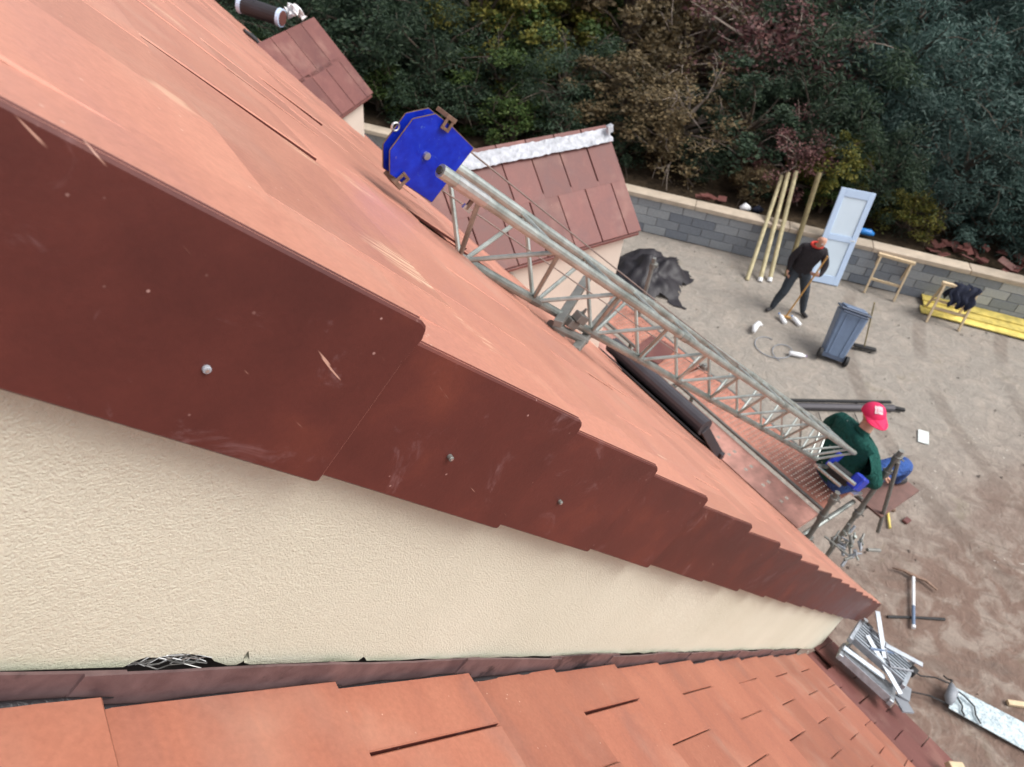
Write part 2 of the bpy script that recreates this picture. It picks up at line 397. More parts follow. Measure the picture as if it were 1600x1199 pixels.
# bank behind the wall, rising slowly
lv = list(np.arange(-34, 34, .9)); dv = [.13, .3, .6, 1, 1.5, 2.2, 3, 4, 5.5, 7, 9, 12, 16, 22, 30, 60]
vs = []
for d in dv:
    for l in lv:
        p_ = wp(l, d); z = .80 + min(d, 14)*.03 + (mnoise.noise(V(p_.x*.8, p_.y*.8, 1))*.10 if d > .5 else 0)
        vs.append((p_.x, p_.y, z))
nl = len(lv)
fs = [(j*nl+i, (j+1)*nl+i, (j+1)*nl+i+1, j*nl+i+1) for j in range(len(dv)-1) for i in range(nl-1)]
g = MB().add(vs, fs).build('terrain', 'litter', smooth=True); tag(g, kind='structure')

# ================================================================== HOUSE
house = thing('house', (0, 0, 0), 'house with salmon clay tile roof, brown verge tiles and cream stucco gable', 'house')
EAVE_S = 6.24; NTOP = -.115
YV = .47          # verge face
YW = .51          # gable wall face
# gable wall: outline in (s, n); notches where the stucco has broken away at its foot
FOOT = -.643
foot = [(.38, FOOT-.004), (.512, FOOT-.003), (.520, -.636), (.530, -.630), (.545, -.631), (.556, -.626), (.574, -.624), (.590, -.626), (.604, -.628), (.618, -.631), (.629, -.639),
        (.655, -.648), (.670, -.648), (.676, -.642), (.671, -.632), (.669, -.620), (.677, -.629), (.683, -.637), (.680, -.644), (.692, -.648),
        (.906, -.646), (.910, -.637), (.918, -.641), (.926, -.647)]
s = .95
lst = list(foot)
while s < 5.2:
    lst.append((s, FOOT-.003+random.uniform(-.003, .003))); s += .06
poly = [rp(-1.2, YW, FOOT)] + [rp(a, YW, b) for a, b in lst]
xe = 3.62
poly += [V(xe, YW, CC.z+(-.655-xe*NV.x)/NV.z), V(xe, YW, CC.z+(-.16-xe*NV.x)/NV.z), rp(-1.2, YW, -.16)]
wall = MB().prism(poly, (0, .05, 0)).build('wall', 'stucco', house)
wall['label'] = 'cream stucco gable wall, broken away at its foot'
# backing behind the stucco shell and the other walls of the house
bk = [rp(-1.2, 0, -.9), V(-.2, 0, 0), V(3.56, 0, 0), V(3.56, 0, CC.z+(-.2-3.56*NV.x)/NV.z), rp(-1.2, 0, -.2)]
MB().prism([p_+V(0, YW+.075, 0) for p_ in bk], (0, .12, 0)).build('wall', 'void', house)
MB().abox(3.40, 3.60, YW+.2, 13.0, 0, 3.35).build('wall', 'stucco_far', house)
MB().abox(3.0, 3.18, -2.2, YW+.06, 0, 3.2).build('wall', 'stucco_far', house)
# wires of the render mesh showing in the break
lath = part_empty('render_mesh', house)
for i in range(9):
    n0 = -.648+i*.0024
    pts = [rp(.495+j*.021, YW+.006+.006*math.sin(j*1.7+i), n0+.003*math.sin(j*1.1+i*.8)+.0012*j*(i % 3-1)) for j in range(7)]
    MB().tube(pts, .0009, 5).build('wire', 'steel', lath)
for i in range(7):
    a = .515+i*.015; MB().tube([rp(a, YW+.006, -.650), rp(a+.012, YW+.008, -.638), rp(a+.02, YW+.006, -.630)], .0009, 5).build('wire', 'steel', lath)

# ---- tiles
def tile_mesh(name, wd, ln, th, mat, bev=.0035):
    bm = bmesh.new(); bmesh.ops.create_cube(bm, size=1)
    for v in bm.verts: v.co = V((v.co.x-.5)*ln, v.co.y*wd, (v.co.z-.5)*th)
    bmesh.ops.bevel(bm, geom=[e for e in bm.edges if all(v.co.z > -th*.5 for v in e.verts)], offset=bev, segments=1, affect='EDGES')
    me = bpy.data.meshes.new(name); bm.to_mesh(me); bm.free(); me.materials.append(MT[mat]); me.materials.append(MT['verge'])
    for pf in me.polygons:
        if abs(pf.normal.y) > .85 or pf.normal.x > .85: pf.material_index = 1  # dark brown on side and tail faces paints in the shaded slits between tiles
    return me
GA, TW = .367, .265
def tile_frame(o, sv, nv, yv, tilt, jr=.0):
    r = Matrix.Rotation(tilt+random.gauss(0, .004)*jr, 3, yv)
    x = r @ sv; z = r @ nv
    rz = Matrix.Rotation(random.gauss(0, .0035)*jr, 3, z); rx = Matrix.Rotation(random.gauss(0, .006)*jr, 3, x)
    x = rx @ (rz @ x); z = rx @ z; y = z.cross(x).normalized()
    return frame(o, x, y, z)
REST_IDX = []
def bake(mb, me, mat4):
    REST_IDX.extend(p_.material_index for p_ in me.polygons)
    mb.add([mat4 @ v.co for v in me.vertices], [tuple(p_.vertices) for p_ in me.polygons])

roof = part_empty('roof', house)
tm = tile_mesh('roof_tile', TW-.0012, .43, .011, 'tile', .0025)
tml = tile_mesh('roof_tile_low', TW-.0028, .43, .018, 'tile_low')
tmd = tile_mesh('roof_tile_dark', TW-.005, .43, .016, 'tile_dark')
YA = V(0, 1, 0)
def cn(s_): return EAVE_S - s_
# main slope: tails at EAVE_S, EAVE_S-GA, ...
main = []
for c in range(0, 21):
    st_ = EAVE_S - c*GA
    off = 0 if c % 2 else TW/2
    y = YV + .088
    if c % 2: main.append((st_, y+TW/4, .5)); y += TW/2
    y += TW/2
    while y < 12.6:
        main.append((st_, y, 1.0)); y += TW
def skip(st_, y, w_):
    q = rp(st_-.2, y, 0)
    if 2.35 < q.x < 4.6 and 3.92 < y < 5.05 and q.x > 2.35+abs(y-4.49)*1.0: return True   # inside dormers
    if 2.2 < q.x < 3.5 and 7.8 < y < 8.7: return True
    return False
main = [m_ for m_ in main if not skip(*m_)]
main.sort(key=lambda m_: (rp(m_[0]-.2, m_[1], NTOP)-CC).length if m_[0] > .25 else 99)
NI = 150
TILT = .034
spec_lift = {}
rest = MB()
LIFT = {min(range(len(main)), key=lambda i: abs(main[i][0]-.19-a)+abs(main[i][1]-b)): h for a, b, h in ((1.45, 2.62, .022), (1.75, 2.05, .028), (2.05, 2.02, .02), (1.12, 2.6, .010), (.42, 1.45, .008), (1.1, 3.6, .012))}
for i, (st_, y, w_) in enumerate(main):
    lift = random.uniform(-.0012, .0018)
    tl = TILT
    q = rp(st_-.2, y, 0)
    if i in LIFT: lift = LIFT[i]; tl = TILT+LIFT[i]*1.6
    f = tile_frame(rp(st_+random.uniform(-.004, .004), y, NTOP+lift), SV, NV, YA, -tl, 1.0)
    if w_ < 1: f = f @ Matrix.Diagonal((1, w_, 1, 1))
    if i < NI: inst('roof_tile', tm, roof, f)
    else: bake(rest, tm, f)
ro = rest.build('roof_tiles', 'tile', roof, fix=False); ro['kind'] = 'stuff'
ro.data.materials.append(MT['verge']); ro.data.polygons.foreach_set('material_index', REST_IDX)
# boarding under the tiles
MB().prism([rp(-1.3, YV+.03, NTOP-.05), rp(EAVE_S-.03, YV+.03, NTOP-.05), rp(EAVE_S-.03, YV+.03, NTOP-.10), rp(-1.3, YV+.03, NTOP-.10)], (0, 12.1, 0)).build('roof_boarding', 'void', roof)
# far slope of the roof beyond the ridge
rid = rp(-1.32, 0, NTOP)
MB().prism([V(rid.x, YV+.02, rid.z), V(rid.x-4.5, YV+.02, rid.z-4.5), V(rid.x-4.5, YV+.02, rid.z-4.6), V(rid.x, YV+.02, rid.z-.1)], (0, 12.1, 0)).build('back_slope', 'tile', roof)
# ---- verge tiles
tails = [.49, .853, 1.166, 1.474, 1.894, 2.28, 2.667, 3.08, 3.46, 3.80]
while tails[-1] < EAVE_S-.2: tails.append(tails[-1] + (EAVE_S-3.80)/7)
tails = [.05-2*.367, .05-.367, .05] + tails
def verge_mesh(ln):
    # local x down slope (0 at tail), y into roof, z out of slope; an angle piece with rounded front corner
    th = .014; dp = .209; wd = .105; x0, x1 = -ln, 0
    m = MB()
    # tapered vertical leaf: outline in x-z, corner rounded at the tail
    r = .016
    ol = [(x0, 0), (x1-.012-r, 0), (x1-.012-r*.3, -r*.25), (x1-.012, -r), (x1-.014, -.05), (x1-.004, -dp+.004), (x1-.008, -dp), (x0, -dp+.064*ln+.004)]
    m.prism([V(a, 0, b) for a, b in ol], (0, th, 0))
    top = [(x0, .0025), (x1-.012-r, .0025), (x1-.012-r, wd), (x0, wd)]
    m.prism([V(a, b, .0015) for a, b in top], (0, 0, -th))
    return m
for i in range(1, len(tails)):
    ex = tails[i]-tails[i-1]
    o = rp(tails[i]+.012, YV-.004+random.uniform(-.002, .002), NTOP+.012+random.uniform(-.002, .002))
    f = tile_frame(o, SV, NV, YA, -.064, .5)
    # tail stands a little proud of the next tile's head
    f = f @ Matrix.Rotation(-.028, 4, 'Z')
    mbv = verge_mesh(ex+.05)
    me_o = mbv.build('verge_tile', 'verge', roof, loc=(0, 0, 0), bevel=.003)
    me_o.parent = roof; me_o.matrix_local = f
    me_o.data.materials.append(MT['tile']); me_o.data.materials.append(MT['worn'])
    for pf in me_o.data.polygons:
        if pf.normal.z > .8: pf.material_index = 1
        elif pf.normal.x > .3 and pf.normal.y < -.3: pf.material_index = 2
for (a, b) in ((.323, -.233), (.665, -.231), (.968, -.236)):
    m = MB()
    yo = YV-.0025
    m.tube([rp(a, yo+.010, b), rp(a, yo+.001, b), rp(a, yo, b)], [.0037, .0037, .003], 14)
    sc_ = m.build('screw_washer', 'slate' if a < .4 else 'galv_dull', roof, smooth=False)
    MB().tube([rp(a, yo+.001, b), rp(a, yo-.0006, b)], .0018, 8).build('screw_head', 'steel', roof)

# ---- lower roof at the foot of the gable
low = part_empty('lower_roof', house)
NL = -.667
BRK = 5.24
c = 0; lows = []
tail0 = .498
for c in range(-3, 14):
    st_ = tail0 + c*GA
    if st_ > BRK+.12: break
    js = .378 if c % 2 == 0 else .246          # joint position measured from the wall
    edges = [js - TW*i for i in range(0, 9)]
    full = [.492] + edges if True else edges
    for a, b in zip(full[:-1], full[1:]):
        lows.append((st_, a, b))
for (st_, a, b) in lows:
    wd = (a-b)-.003
    f = tile_frame(rp(st_+random.uniform(-.005, .005), (a+b)/2, NL+random.uniform(-.002, .003)), SV, NV, YA, -.056, .9)
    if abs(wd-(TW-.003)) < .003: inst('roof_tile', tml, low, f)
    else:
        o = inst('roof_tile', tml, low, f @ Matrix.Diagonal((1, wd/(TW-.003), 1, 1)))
bb = rp(BRK, 0, NL)
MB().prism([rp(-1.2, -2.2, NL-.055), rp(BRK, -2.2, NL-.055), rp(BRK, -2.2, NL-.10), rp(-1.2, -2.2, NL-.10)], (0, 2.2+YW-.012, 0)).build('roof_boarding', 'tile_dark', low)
SK = V(.62, 0, -.40).normalized(); SKN = V(.40, 0, .62).normalized()
skl = .74
SKB = V(bb.x-.03, 0, bb.z-.03)
for ci in range(3):
    d_ = skl - ci*.27
    ys_ = -1.9 + (0 if ci % 2 else TW/2)
    while ys_ < .95:
        if not (ys_ > .40 and d_ < .60): 
            f = tile_frame(SKB + SK*d_ + V(0, ys_, 0) + SKN*random.uniform(-.002, .003), SK, SKN, YA, -.05, 1.2)
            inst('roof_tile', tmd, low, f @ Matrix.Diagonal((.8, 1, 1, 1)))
        ys_ += TW
MB().prism([SKB+V(0, -2.0, -.06), SKB+SK*(skl-.03)+V(0, -2.0, -.06), SKB+SK*(skl-.03)+V(0, -2.0, -.12), SKB+V(0, -2.0, -.12)], (0, 2.5, 0)).build('roof_boarding', 'tile_dark', low)
# flashing pieces along the foot of the wall
for c in range(-2, 13):
    s1 = tail0 + c*GA + .015; s0 = s1-GA-.05
    top = []
    for j in range(9):
        a = s0+(s1-s0)*j/8; top.append((a, FOOT+.004+.004*math.sin(a*9+c)+random.uniform(-.001, .001)))
    bot = [(s1, -.668), (s1-.01, -.684), (s1-.1, -.693), (s0+.1, -.708), (s0, -.712)]
    out_ = .004+.004*(c % 2)
    m = MB().prism([rp(a, YW-.006-out_, b) for a, b in top+bot], (0, .004, 0))
    fl = m.build('flashing', 'flash', low)
    pts = [rp(s0+(s1-s0)*j/8, YW-.014-out_, -.694+.020*j/8+.0015*math.sin(j*2.1+c)) for j in range(9)]
    MB().tube(pts, [.0035+.003*abs(math.sin(j*.9+c)) if j < 8 else .001 for j in range(9)], 7).build('sealant_bead', 'mastic', low, smooth=True)

# ---- dormers
def dormer(y0, x1, zr, half, ze, hip, rows, tw, xr_in, label):
    d = part_empty('dormer', house)
    d['label'] = label
    yr = y0+half
    sl = V(0, -half, ze-zr).normalized(); L = math.hypot(half, zr-ze); nv = V(0, (ze-zr), -half).normalized()*-1
    if nv.z < 0: nv = -nv
    ln = L/rows
    def surf(x, t): return V(x, yr, zr)+sl*t
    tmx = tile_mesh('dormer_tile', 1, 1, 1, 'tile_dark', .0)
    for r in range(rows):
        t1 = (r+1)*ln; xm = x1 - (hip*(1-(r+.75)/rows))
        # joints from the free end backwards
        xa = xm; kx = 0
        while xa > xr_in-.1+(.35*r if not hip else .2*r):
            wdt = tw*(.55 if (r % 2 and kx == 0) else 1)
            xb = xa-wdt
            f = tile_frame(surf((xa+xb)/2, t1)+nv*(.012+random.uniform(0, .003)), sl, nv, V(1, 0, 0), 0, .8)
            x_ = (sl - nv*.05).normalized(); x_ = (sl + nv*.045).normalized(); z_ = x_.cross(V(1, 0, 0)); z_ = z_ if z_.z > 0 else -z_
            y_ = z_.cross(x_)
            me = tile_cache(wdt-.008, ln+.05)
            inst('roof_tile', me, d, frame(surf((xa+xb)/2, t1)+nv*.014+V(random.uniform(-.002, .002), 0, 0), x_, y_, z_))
            xa = xb; kx += 1
    # under-board, both slopes
    MB().prism([V(xr_in-.6, y0+.02, ze-.02), V(xr_in-.6, yr, zr-.02), V(xr_in-.6, yr+half, ze-.02), V(xr_in-.6, yr+half, ze-.04), V(xr_in-.6, yr, zr-.04), V(xr_in-.6, y0+.02, ze-.04)], (x1-hip-.02-xr_in+.6, 0, 0)).build('roof_boarding', 'tile_dark', d)
    if hip:
        MB().add([V(x1-.03, y0+.03, ze-.03), V(x1-hip, yr, zr-.02), V(x1-hip, y0+.03, ze-.03), V(x1-.03, yr+half, ze-.03), V(x1-hip, yr+half, ze-.03)], [(0, 1, 2), (0, 3, 1), (1, 3, 4), (0, 2, 4, 3)]).build('hip_end', 'tile_dark', d)
    # cheek walls and front
    wy = y0+.09; zz = ze+.055
    MB().abox(xr_in+.2, x1-.12, wy, wy+.1, 2.2, zz).build('cheek_wall', 'stucco_far', d)
    MB().abox(xr_in+.2, x1-.12, 2*yr-wy-.1, 2*yr-wy, 2.2, zz).build('cheek_wall', 'stucco_far', d)
    MB().prism([V(x1-.22, wy+.002, 2.4), V(x1-.22, 2*yr-wy-.002, 2.4), V(x1-.22, 2*yr-wy-.002, zz), V(x1-.22, yr, zr-.1 if not hip else zz+.01), V(x1-.22, wy+.002, zz)], (.098, 0, 0)).build('front_wall', 'stucco_far', d)
    # ridge tiles under the strip / verge trim
    return d
_tc = {}
def tile_cache(wd, ln):
    key = (round(wd, 3), round(ln, 3))
    if key not in _tc: _tc[key] = tile_mesh('dormer_tile', wd, ln, .016, 'tile_dark', .004)
    return _tc[key]
d2 = dormer(3.80, 4.35, 5.18, .69, 4.52, 0, 2, .30, 2.2, 'nearer dormer with foil strip on its ridge')
d1 = dormer(7.60, 3.50, 5.18, .66, 4.52, 0, 2, .30, 2.0, 'farther dormer under the black roll')
# the farther dormer stands turned towards the yard
pv = V(3.50, 7.60, 0); rt = Matrix.Rotation(math.radians(39), 4, 'Z'); d1.matrix_local = Matrix.Translation(pv) @ rt @ Matrix.Translation(-pv)
# foil ridge strip on the nearer dormer: crinkled sheet draped over ridge
vs = []; NX, NY = 60, 9
for i in range(NX):
    x = 2.2+i*(2.13/(NX-1))
    for j in range(NY):
        a = (j-(NY-1)/2)/((NY-1)/2); yy = 4.49+a*.105; z = 5.212-abs(a)*.08+random.uniform(-.005, .006)
        vs.append((x+random.uniform(-.012, .012), yy+random.uniform(-.006, .006), z))
m = MB().add(vs, [(i*NY+j, (i+1)*NY+j, (i+1)*NY+j+1, i*NY+j+1) for i in range(NX-1) for j in range(NY-1)])
o = m.build('ridge_foil', 'foil', d2)
md = o.modifiers.new('thick', 'SOLIDIFY'); md.thickness = .004
MB().box((4.30, 4.43, 5.235), (1, .2, .1), (0, 1, 0), (0, .3, 1), .035, .02, .03).build('foil_flap', 'foil', d2, bevel=.004)
# lead strip where the farther dormer meets the main slope
pts = []
for i in range(15):
    t = i/14; x = 2.1+1.05*t; z = CC.z+(NTOP-x*NV.x)/NV.z
    pts.append(V(x, 7.55+.05*math.sin(i*1.9), z+.025+.014*math.sin(i*2.7)))
MB().tube(pts, [.018+.010*math.sin(i*1.3) for i in range(15)], 7).build('lead_soaker', 'mastic', roof, smooth=True)
# roof window standing open near the eaves
rw = part_empty('roof_window', house); rw['label'] = 'dark grey roof window standing open near the eaves'
ya, yb = 3.45, 2.22
tA, tB = V(3.93, 0, 3.60), V(4.215, 0, 3.17)
MB().tube([tA+V(0, ya, 0), tA+V(0, yb, 0)], .078, 16).build('hood', 'window', rw, smooth=False)
for yy in (ya-.02, yb+.01):
    MB().bar(tA+V(0, yy, -.02), tB+V(0, yy-.06, 0), .05, .085, (1, 0, .6)).build('side_rail', 'window', rw, bevel=.004)
MB().prism([tA+V(-.03, ya-.04, -.03), tA+V(-.03, yb+.03, -.03), tB+V(-.03, yb-.02, 0), tB+V(-.03, ya-.04, 0)], (.02, 0, .012)).build('pane', 'glass', rw)
MB().bar(tB+V(.01, ya, 0), tB+V(.01, yb-.1, 0), .05, .07).build('bottom_rail', 'window', rw, bevel=.004)
MB().prism([rp(EAVE_S-.75, ya, NTOP+.012), rp(EAVE_S-.05, ya, NTOP+.012), rp(EAVE_S-.05, yb, NTOP+.012), rp(EAVE_S-.75, yb, NTOP+.012)], NV*.012).build('frame', 'void', rw)  # dark sheet over the tiles paints the unlit opening under the sash
# eaves gutter of the main roof beyond the window
gp = []
MB().tube([V(4.33, 5.4, 2.96), V(4.33, 12.4, 2.96)], .06, 10).build('gutter', 'window', house)

# ================================================================== BLOCK WALL
bw = thing('block_wall', tuple(wp(3, .1)), 'low grey concrete block wall with pale coping along the yard', 'wall')
MB().box(wp(1.5, .105, .39), DW, NW, (0, 0, 1), 8.5, .085, .39).build('core', 'mortar', bw)
bm_me = (lambda: (lambda bm: (bmesh.ops.create_cube(bm, size=1), [setattr(v, 'co', V(v.co.x*.486, v.co.y*.1, v.co.z*.188)) for v in bm.verts], bmesh.ops.bevel(bm, geom=list(bm.edges), offset=.006, segments=1, affect='EDGES'), bm)[-1])(bmesh.new()))()
blk = bpy.data.meshes.new('block'); bm_me.to_mesh(blk); bm_me.free(); blk.materials.append(MT['block'])
for r in range(4):
    l = -5.5 + (.25 if r % 2 else 0)
    while l < 9.8:
        inst('block', blk, bw, frame(wp(l, .05+random.uniform(-.003, .003), .10+r*.198), DW, NW, V(0, 0, 1))); l += .5
l = -6.9
while l < 9.8:
    ln = random.uniform(1.7, 2.3)
    MB().box(wp(l+ln/2, .12, .84), DW, NW, (0, 0, 1), ln/2-.004, .165, .05).build('coping_slab', 'coping', bw, bevel=.01); l += ln

# ================================================================== HOIST
hoist = thing('hoist', (5.0, 1.42, 2.62), 'galvanised lattice hoist track with blue pulley head lying up the roof slope', 'hoist')
PA = V(1.001, 1.713, 6.649); TT = V(.783, -.059, -.619).normalized(); EE = V(.089, .996, .018); EE = (EE-TT*EE.dot(TT)).normalized(); UU = TT.cross(EE); UU = UU if UU.z > 0 else -UU
HW = .30; HH = HW*.82; HL = 5.05
def ha(t): return PA+TT*t
def hb(t): return PA+TT*t+EE*HW
def hc(t): return PA+TT*t+EE*HW/2-UU*HH
MB().tube([ha(0), ha(HL)], .0205, 12).build('chord', 'galv', hoist, smooth=False)
MB().tube([hb(.03), hb(HL)], .0205, 12).build('chord', 'galv', hoist)
MB().tube([hc(.40), hc(HL-.1)], .0205, 12).build('chord', 'galv', hoist)
for sl_ in (ha, hb):
    MB().tube([sl_(-.005), sl_(.21)], .0225, 12).build('sleeve', 'galv', hoist)
MB().tube([ha(-.012), ha(-.004)], .013, 10).build('bore', 'void', hoist)
MB().tube([ha(.06), ha(.20)], .0236, 12).build('sleeve_band', 'steel', hoist)
nodes = [.407+.455*i for i in range(11)]
for i, t in enumerate(nodes):
    if t > HL-.1: break
    for ch in (ha, hb):
        for dt in (-.2275, .2275):
            tt_ = t+dt+(.0 if ch is ha else .03)
            if tt_ < .08: tt_ = .12
            MB().tube([hc(t+.012*(1 if dt > 0 else -1)), ch(tt_)], .0095, 7, cap=False).build('brace', 'galv', hoist)
    MB().tube([ha(t+.2275), hb(t+.2275)], .0095, 7, cap=False).build('rung', 'galv', hoist)
    m = MB(); m.tube([hc(t-.03), hc(t+.03)], .0215, 10); m.build('node_sleeve', 'galv_dull', hoist)
for t in (1.7, 3.2, 4.5):
    for ch in (ha, hb): MB().tube([ch(t-.035), ch(t+.035)], .024, 10).build('joint_sleeve', 'galv', hoist)
# bolts at top sleeve
MB().tube([ha(.16)-UU*.02, ha(.16)-UU*.055], .008, 6).build('wing_bolt', 'rust', hoist)
MB().bar(ha(.145)-UU*.05, ha(.18)-UU*.055, .01, .016).build('wing_nut', 'steel', hoist)
# blue pulley plates
pl = [(.876, 6.697), (.952, 6.78), (1.028, 6.785), (1.083, 6.741), (1.169, 6.657), (1.021, 6.498), (.874, 6.623)]
ph = part_empty('pulley_head', hoist)
for yy in (1.803, 1.848):
    MB().prism([V(a, yy, b) for a, b in pl], (0, .005, 0)).build('pulley_plate', 'blue', ph)
    # bare worn rim of the plate
    m = MB()
    for i in range(len(pl)):
        a, b = pl[i], pl[(i+1) % len(pl)]; m.bar(V(a[0], yy+.0025, a[1]), V(b[0], yy+.0025, b[1]), .0056, .002, (0, 1, 0))
    m.build('plate_rim', 'rust', ph)
MB().tube([V(.997, 1.812, 6.662), V(.997, 1.844, 6.662)], .075, 24).build('pulley_wheel', 'rubber', ph)
MB().tube([V(.997, 1.803, 6.662), V(.997, 1.793, 6.662)], .012, 8).build('axle_bolt', 'steel', ph)
for (a, b) in ((1.064, 6.751), (.911, 6.602)):
    q = V(a, 1.80, b); dr = (q-V(.997, 1.80, 6.662)).normalized(); tg = V(-dr.z, 0, dr.x)
    m = MB(); m.bar(q+dr*.022+V(0, -.010, 0), q+dr*.022+V(0, .058, 0), .040, .014, dr)
    m.bar(q+dr*.024+tg*.012+V(0, -.006, 0), q-dr*.012+tg*.012+V(0, -.006, 0), .010, .006, (0, 1, 0)); m.bar(q+dr*.024-tg*.012+V(0, -.006, 0), q-dr*.012-tg*.012+V(0, -.006, 0), .010, .006, (0, 1, 0))
    m.bar(q-dr*.014-tg*.017+V(0, -.006, 0), q-dr*.014+tg*.017+V(0, -.006, 0), .010, .006, (0, 1, 0))
    m.build('plate_clip', 'rust', ph, bevel=.001)
q = V(.917, 1.850, 6.745); m = MB()
m.tube([q+V(.012*math.cos(t), 0, .012*math.sin(t)) for t in np.linspace(0, 2*math.pi, 13)], .004, 6); m.build('eye', 'steel', ph)
for yo in (0, .012):
    pass
pts = [V(1.185, 1.845, 6.625)+(V(4.55, 1.80, 3.86)-V(1.185, 1.845, 6.625))*(i/10)+V(0, 0, -.02*math.sin(math.pi*i/10)) for i in range(11)]
MB().tube(pts, .0035, 6).build('cable', 'cable', hoist)
pts = [V(1.06, 1.82, 6.53)+(hc(2.6)+UU*.12-V(1.06, 1.82, 6.53))*(i/6) for i in range(7)]
MB().tube(pts, .003, 6).build('cable', 'cable', hoist)
# props carrying the track above the tiles
for a, b in ((V(2.067, 2.091, 5.702), V(1.627, 1.754, 5.83)), (V(2.283, 2.056, 5.539), V(1.74, 1.73, 5.66))):
    dd = (b-a).normalized(); MB().bar(a-dd*.12, b+dd*.02, .040, .03, (0, 0, 1)).build('prop', 'galv_dull', hoist, bevel=.003)
for q in (V(1.736, 1.79, 5.765), V(1.69, 1.80, 5.735), V(1.772, 1.775, 5.79)):
    m = MB(); m.box(q, TT, EE, UU, .03, .024, .02); m.tube([q, q+UU*.05-TT*.01], .007, 6); m.tube([q+EE*.02, q+EE*.02+UU*.045+TT*.02], .006, 6); m.build('coupler', 'galv_dull', hoist, bevel=.003)
MB().tube([V(1.62, 1.80, 5.79), V(1.83, 1.77, 5.64)], .02, 10).build('support_tube', 'galv_dull', hoist)
MB().box((1.655, 1.83, 5.76), TT, EE, UU, .012, .012, .01).build('blue_cap', 'blue_pl', hoist, bevel=.003)
# winch at the foot of the track
wi = part_empty('winch', hoist)
wc = V(5.0, 1.42, 3.22)
MB().tube([wc+V(-.02, -.09, 0), wc+V(-.02, .10, 0)], .065, 14).build('drum', 'rubber', wi)
MB().box(wc+V(.02, -.14, .02), TT, EE, UU, .085, .05, .07).build('motor', 'blue2', wi, bevel=.015)
MB().box(wc+V(.05, .13, .03), TT, EE, UU, .07, .014, .08).build('side_plate', 'blue2', wi, bevel=.006)
MB().bar(wc+V(-.16, -.2, .03), wc+V(.14, -.18, -.16), .035, .02).build('winch_frame', 'steel', wi)
MB().bar(wc+V(-.20, .16, .06), wc+V(.12, .18, -.16), .035, .02).build('winch_frame', 'steel', wi)
for q, r_ in ((wc+V(-.12, -.03, .1), .03), (wc+V(-.16, .05, .02), .025), (wc+V(.1, 0, -.1), .03)):
    MB().tube([q+V(0, -.14, 0), q+V(0, .14, 0)], r_*.6, 8).build('roller', 'galv', wi)
for t in (HL, HL-.18):
    MB().tube([ha(t), hb(t)], .014, 8).build('foot_rail', 'galv', hoist); MB().tube([ha(t), hc(t-.1)], .011, 8).build('foot_rail', 'galv', hoist); MB().tube([hb(t), hc(t-.1)], .011, 8).build('foot_rail', 'galv', hoist)

# ================================================================== SCAFFOLD
sf = thing('scaffold', (5.0, 3.5, 0), 'tube scaffold with worn red perforated decks along the eaves', 'scaffold')
ZD = 2.6
def plank(x0, x1, y0, y1, z, mat, pitch, slot, name='deck_plank'):
    # a perforated steel plank: grid with the holes left open, then given thickness
    m = MB(); nxp = max(2, int(round((x1-x0)/pitch))); nyp = max(2, int(round((y1-y0)/(pitch*slot))))
    dx, dy = (x1-x0)/nxp, (y1-y0)/nyp
    for i in range(nxp):
        for j in range(nyp):
            a, b = x0+i*dx, y0+j*dy; off = .0
            edge = i == 0 or i == nxp-1 or j == 0 or j == nyp-1
            c4 = [V(a, b, z), V(a+dx, b, z), V(a+dx, b+dy, z), V(a, b+dy, z)]
            if edge or (pitch > .055 and j % 2): m.add(c4, [(0, 1, 2, 3)]); continue
            r_ = .17 if pitch < .05 else .20
            mx, my = a+dx/2, b+dy/2
            inn = [V(mx-dx*r_, my-dy*r_*.8, z-.003), V(mx+dx*r_, my-dy*r_*.8, z-.003), V(mx+dx*r_, my+dy*r_*.8, z-.003), V(mx-dx*r_, my+dy*r_*.8, z-.003)]
            m.add(c4+inn, [(0, 1, 5, 4), (1, 2, 6, 5), (2, 3, 7, 6), (3, 0, 4, 7)])
    for (a, b, c_, d_) in ((x0, y0, x1, y0+.004), (x0, y1-.004, x1, y1), (x0, y0, x0+.004, y1), (x1-.004, y0, x1, y1)): m.abox(a, c_, b, d_, z-.05, z-.002)
    return m.build(name, mat, sf, fix=False)
for y0, y1 in ((1.42, 3.46), (3.50, 5.54)):
    plank(5.115, 5.55, y0, y1, ZD+.045, 'deck', .0375, 1.35)
    plank(4.74, 5.06, y0, y1, ZD, 'deck2', .075, 1.5)
    plank(4.40, 4.72, y0, y1, ZD, 'deck2', .075, 1.5)
MB().tube([V(5.085, 1.36, ZD+.05), V(5.085, 5.6, ZD+.05)], .016, 8).build('ledger', 'galv_dull', sf)
MB().tube([V(5.58, 1.30, ZD+.02), V(5.58, 5.6, ZD+.02)], .020, 8).build('ledger', 'galv_dull', sf)
for y_ in (1.36, 3.48, 5.56):
    MB().tube([V(4.35, y_, ZD-.09), V(5.60, y_, ZD-.09)], .0243, 10).build('transom', 'galv', sf)
def standard(x, y, top, dx=0.0):
    MB().tube([V(x, y, 0), V(x+dx, y, top)], .0243, 10).build('standard', 'galv_dull', sf)
def clamp(x, y, z):
    m = MB(); m.tube([V(x, y, z-.035), V(x, y, z+.035)], .036, 10); m.box((x+.04, y, z), (1, 0, 0), (0, 1, 0), (0, 0, 1), .022, .03, .025); m.tube([V(x+.03, y-.06, z), V(x+.03, y+.05, z)], .008, 6); m.build('coupler', 'galv_dull', sf, bevel=.003)
for (x, y, top) in ((4.80, 1.31, 3.20), (5.50, 1.25, 3.42), (5.54, 3.44, 2.72), (5.54, 4.56, 3.48), (4.6, 5.5, 2.7)):
    standard(x, y, top); clamp(x, y, top-.10 if top > 3 else top-.05); clamp(x, y, ZD-.09)
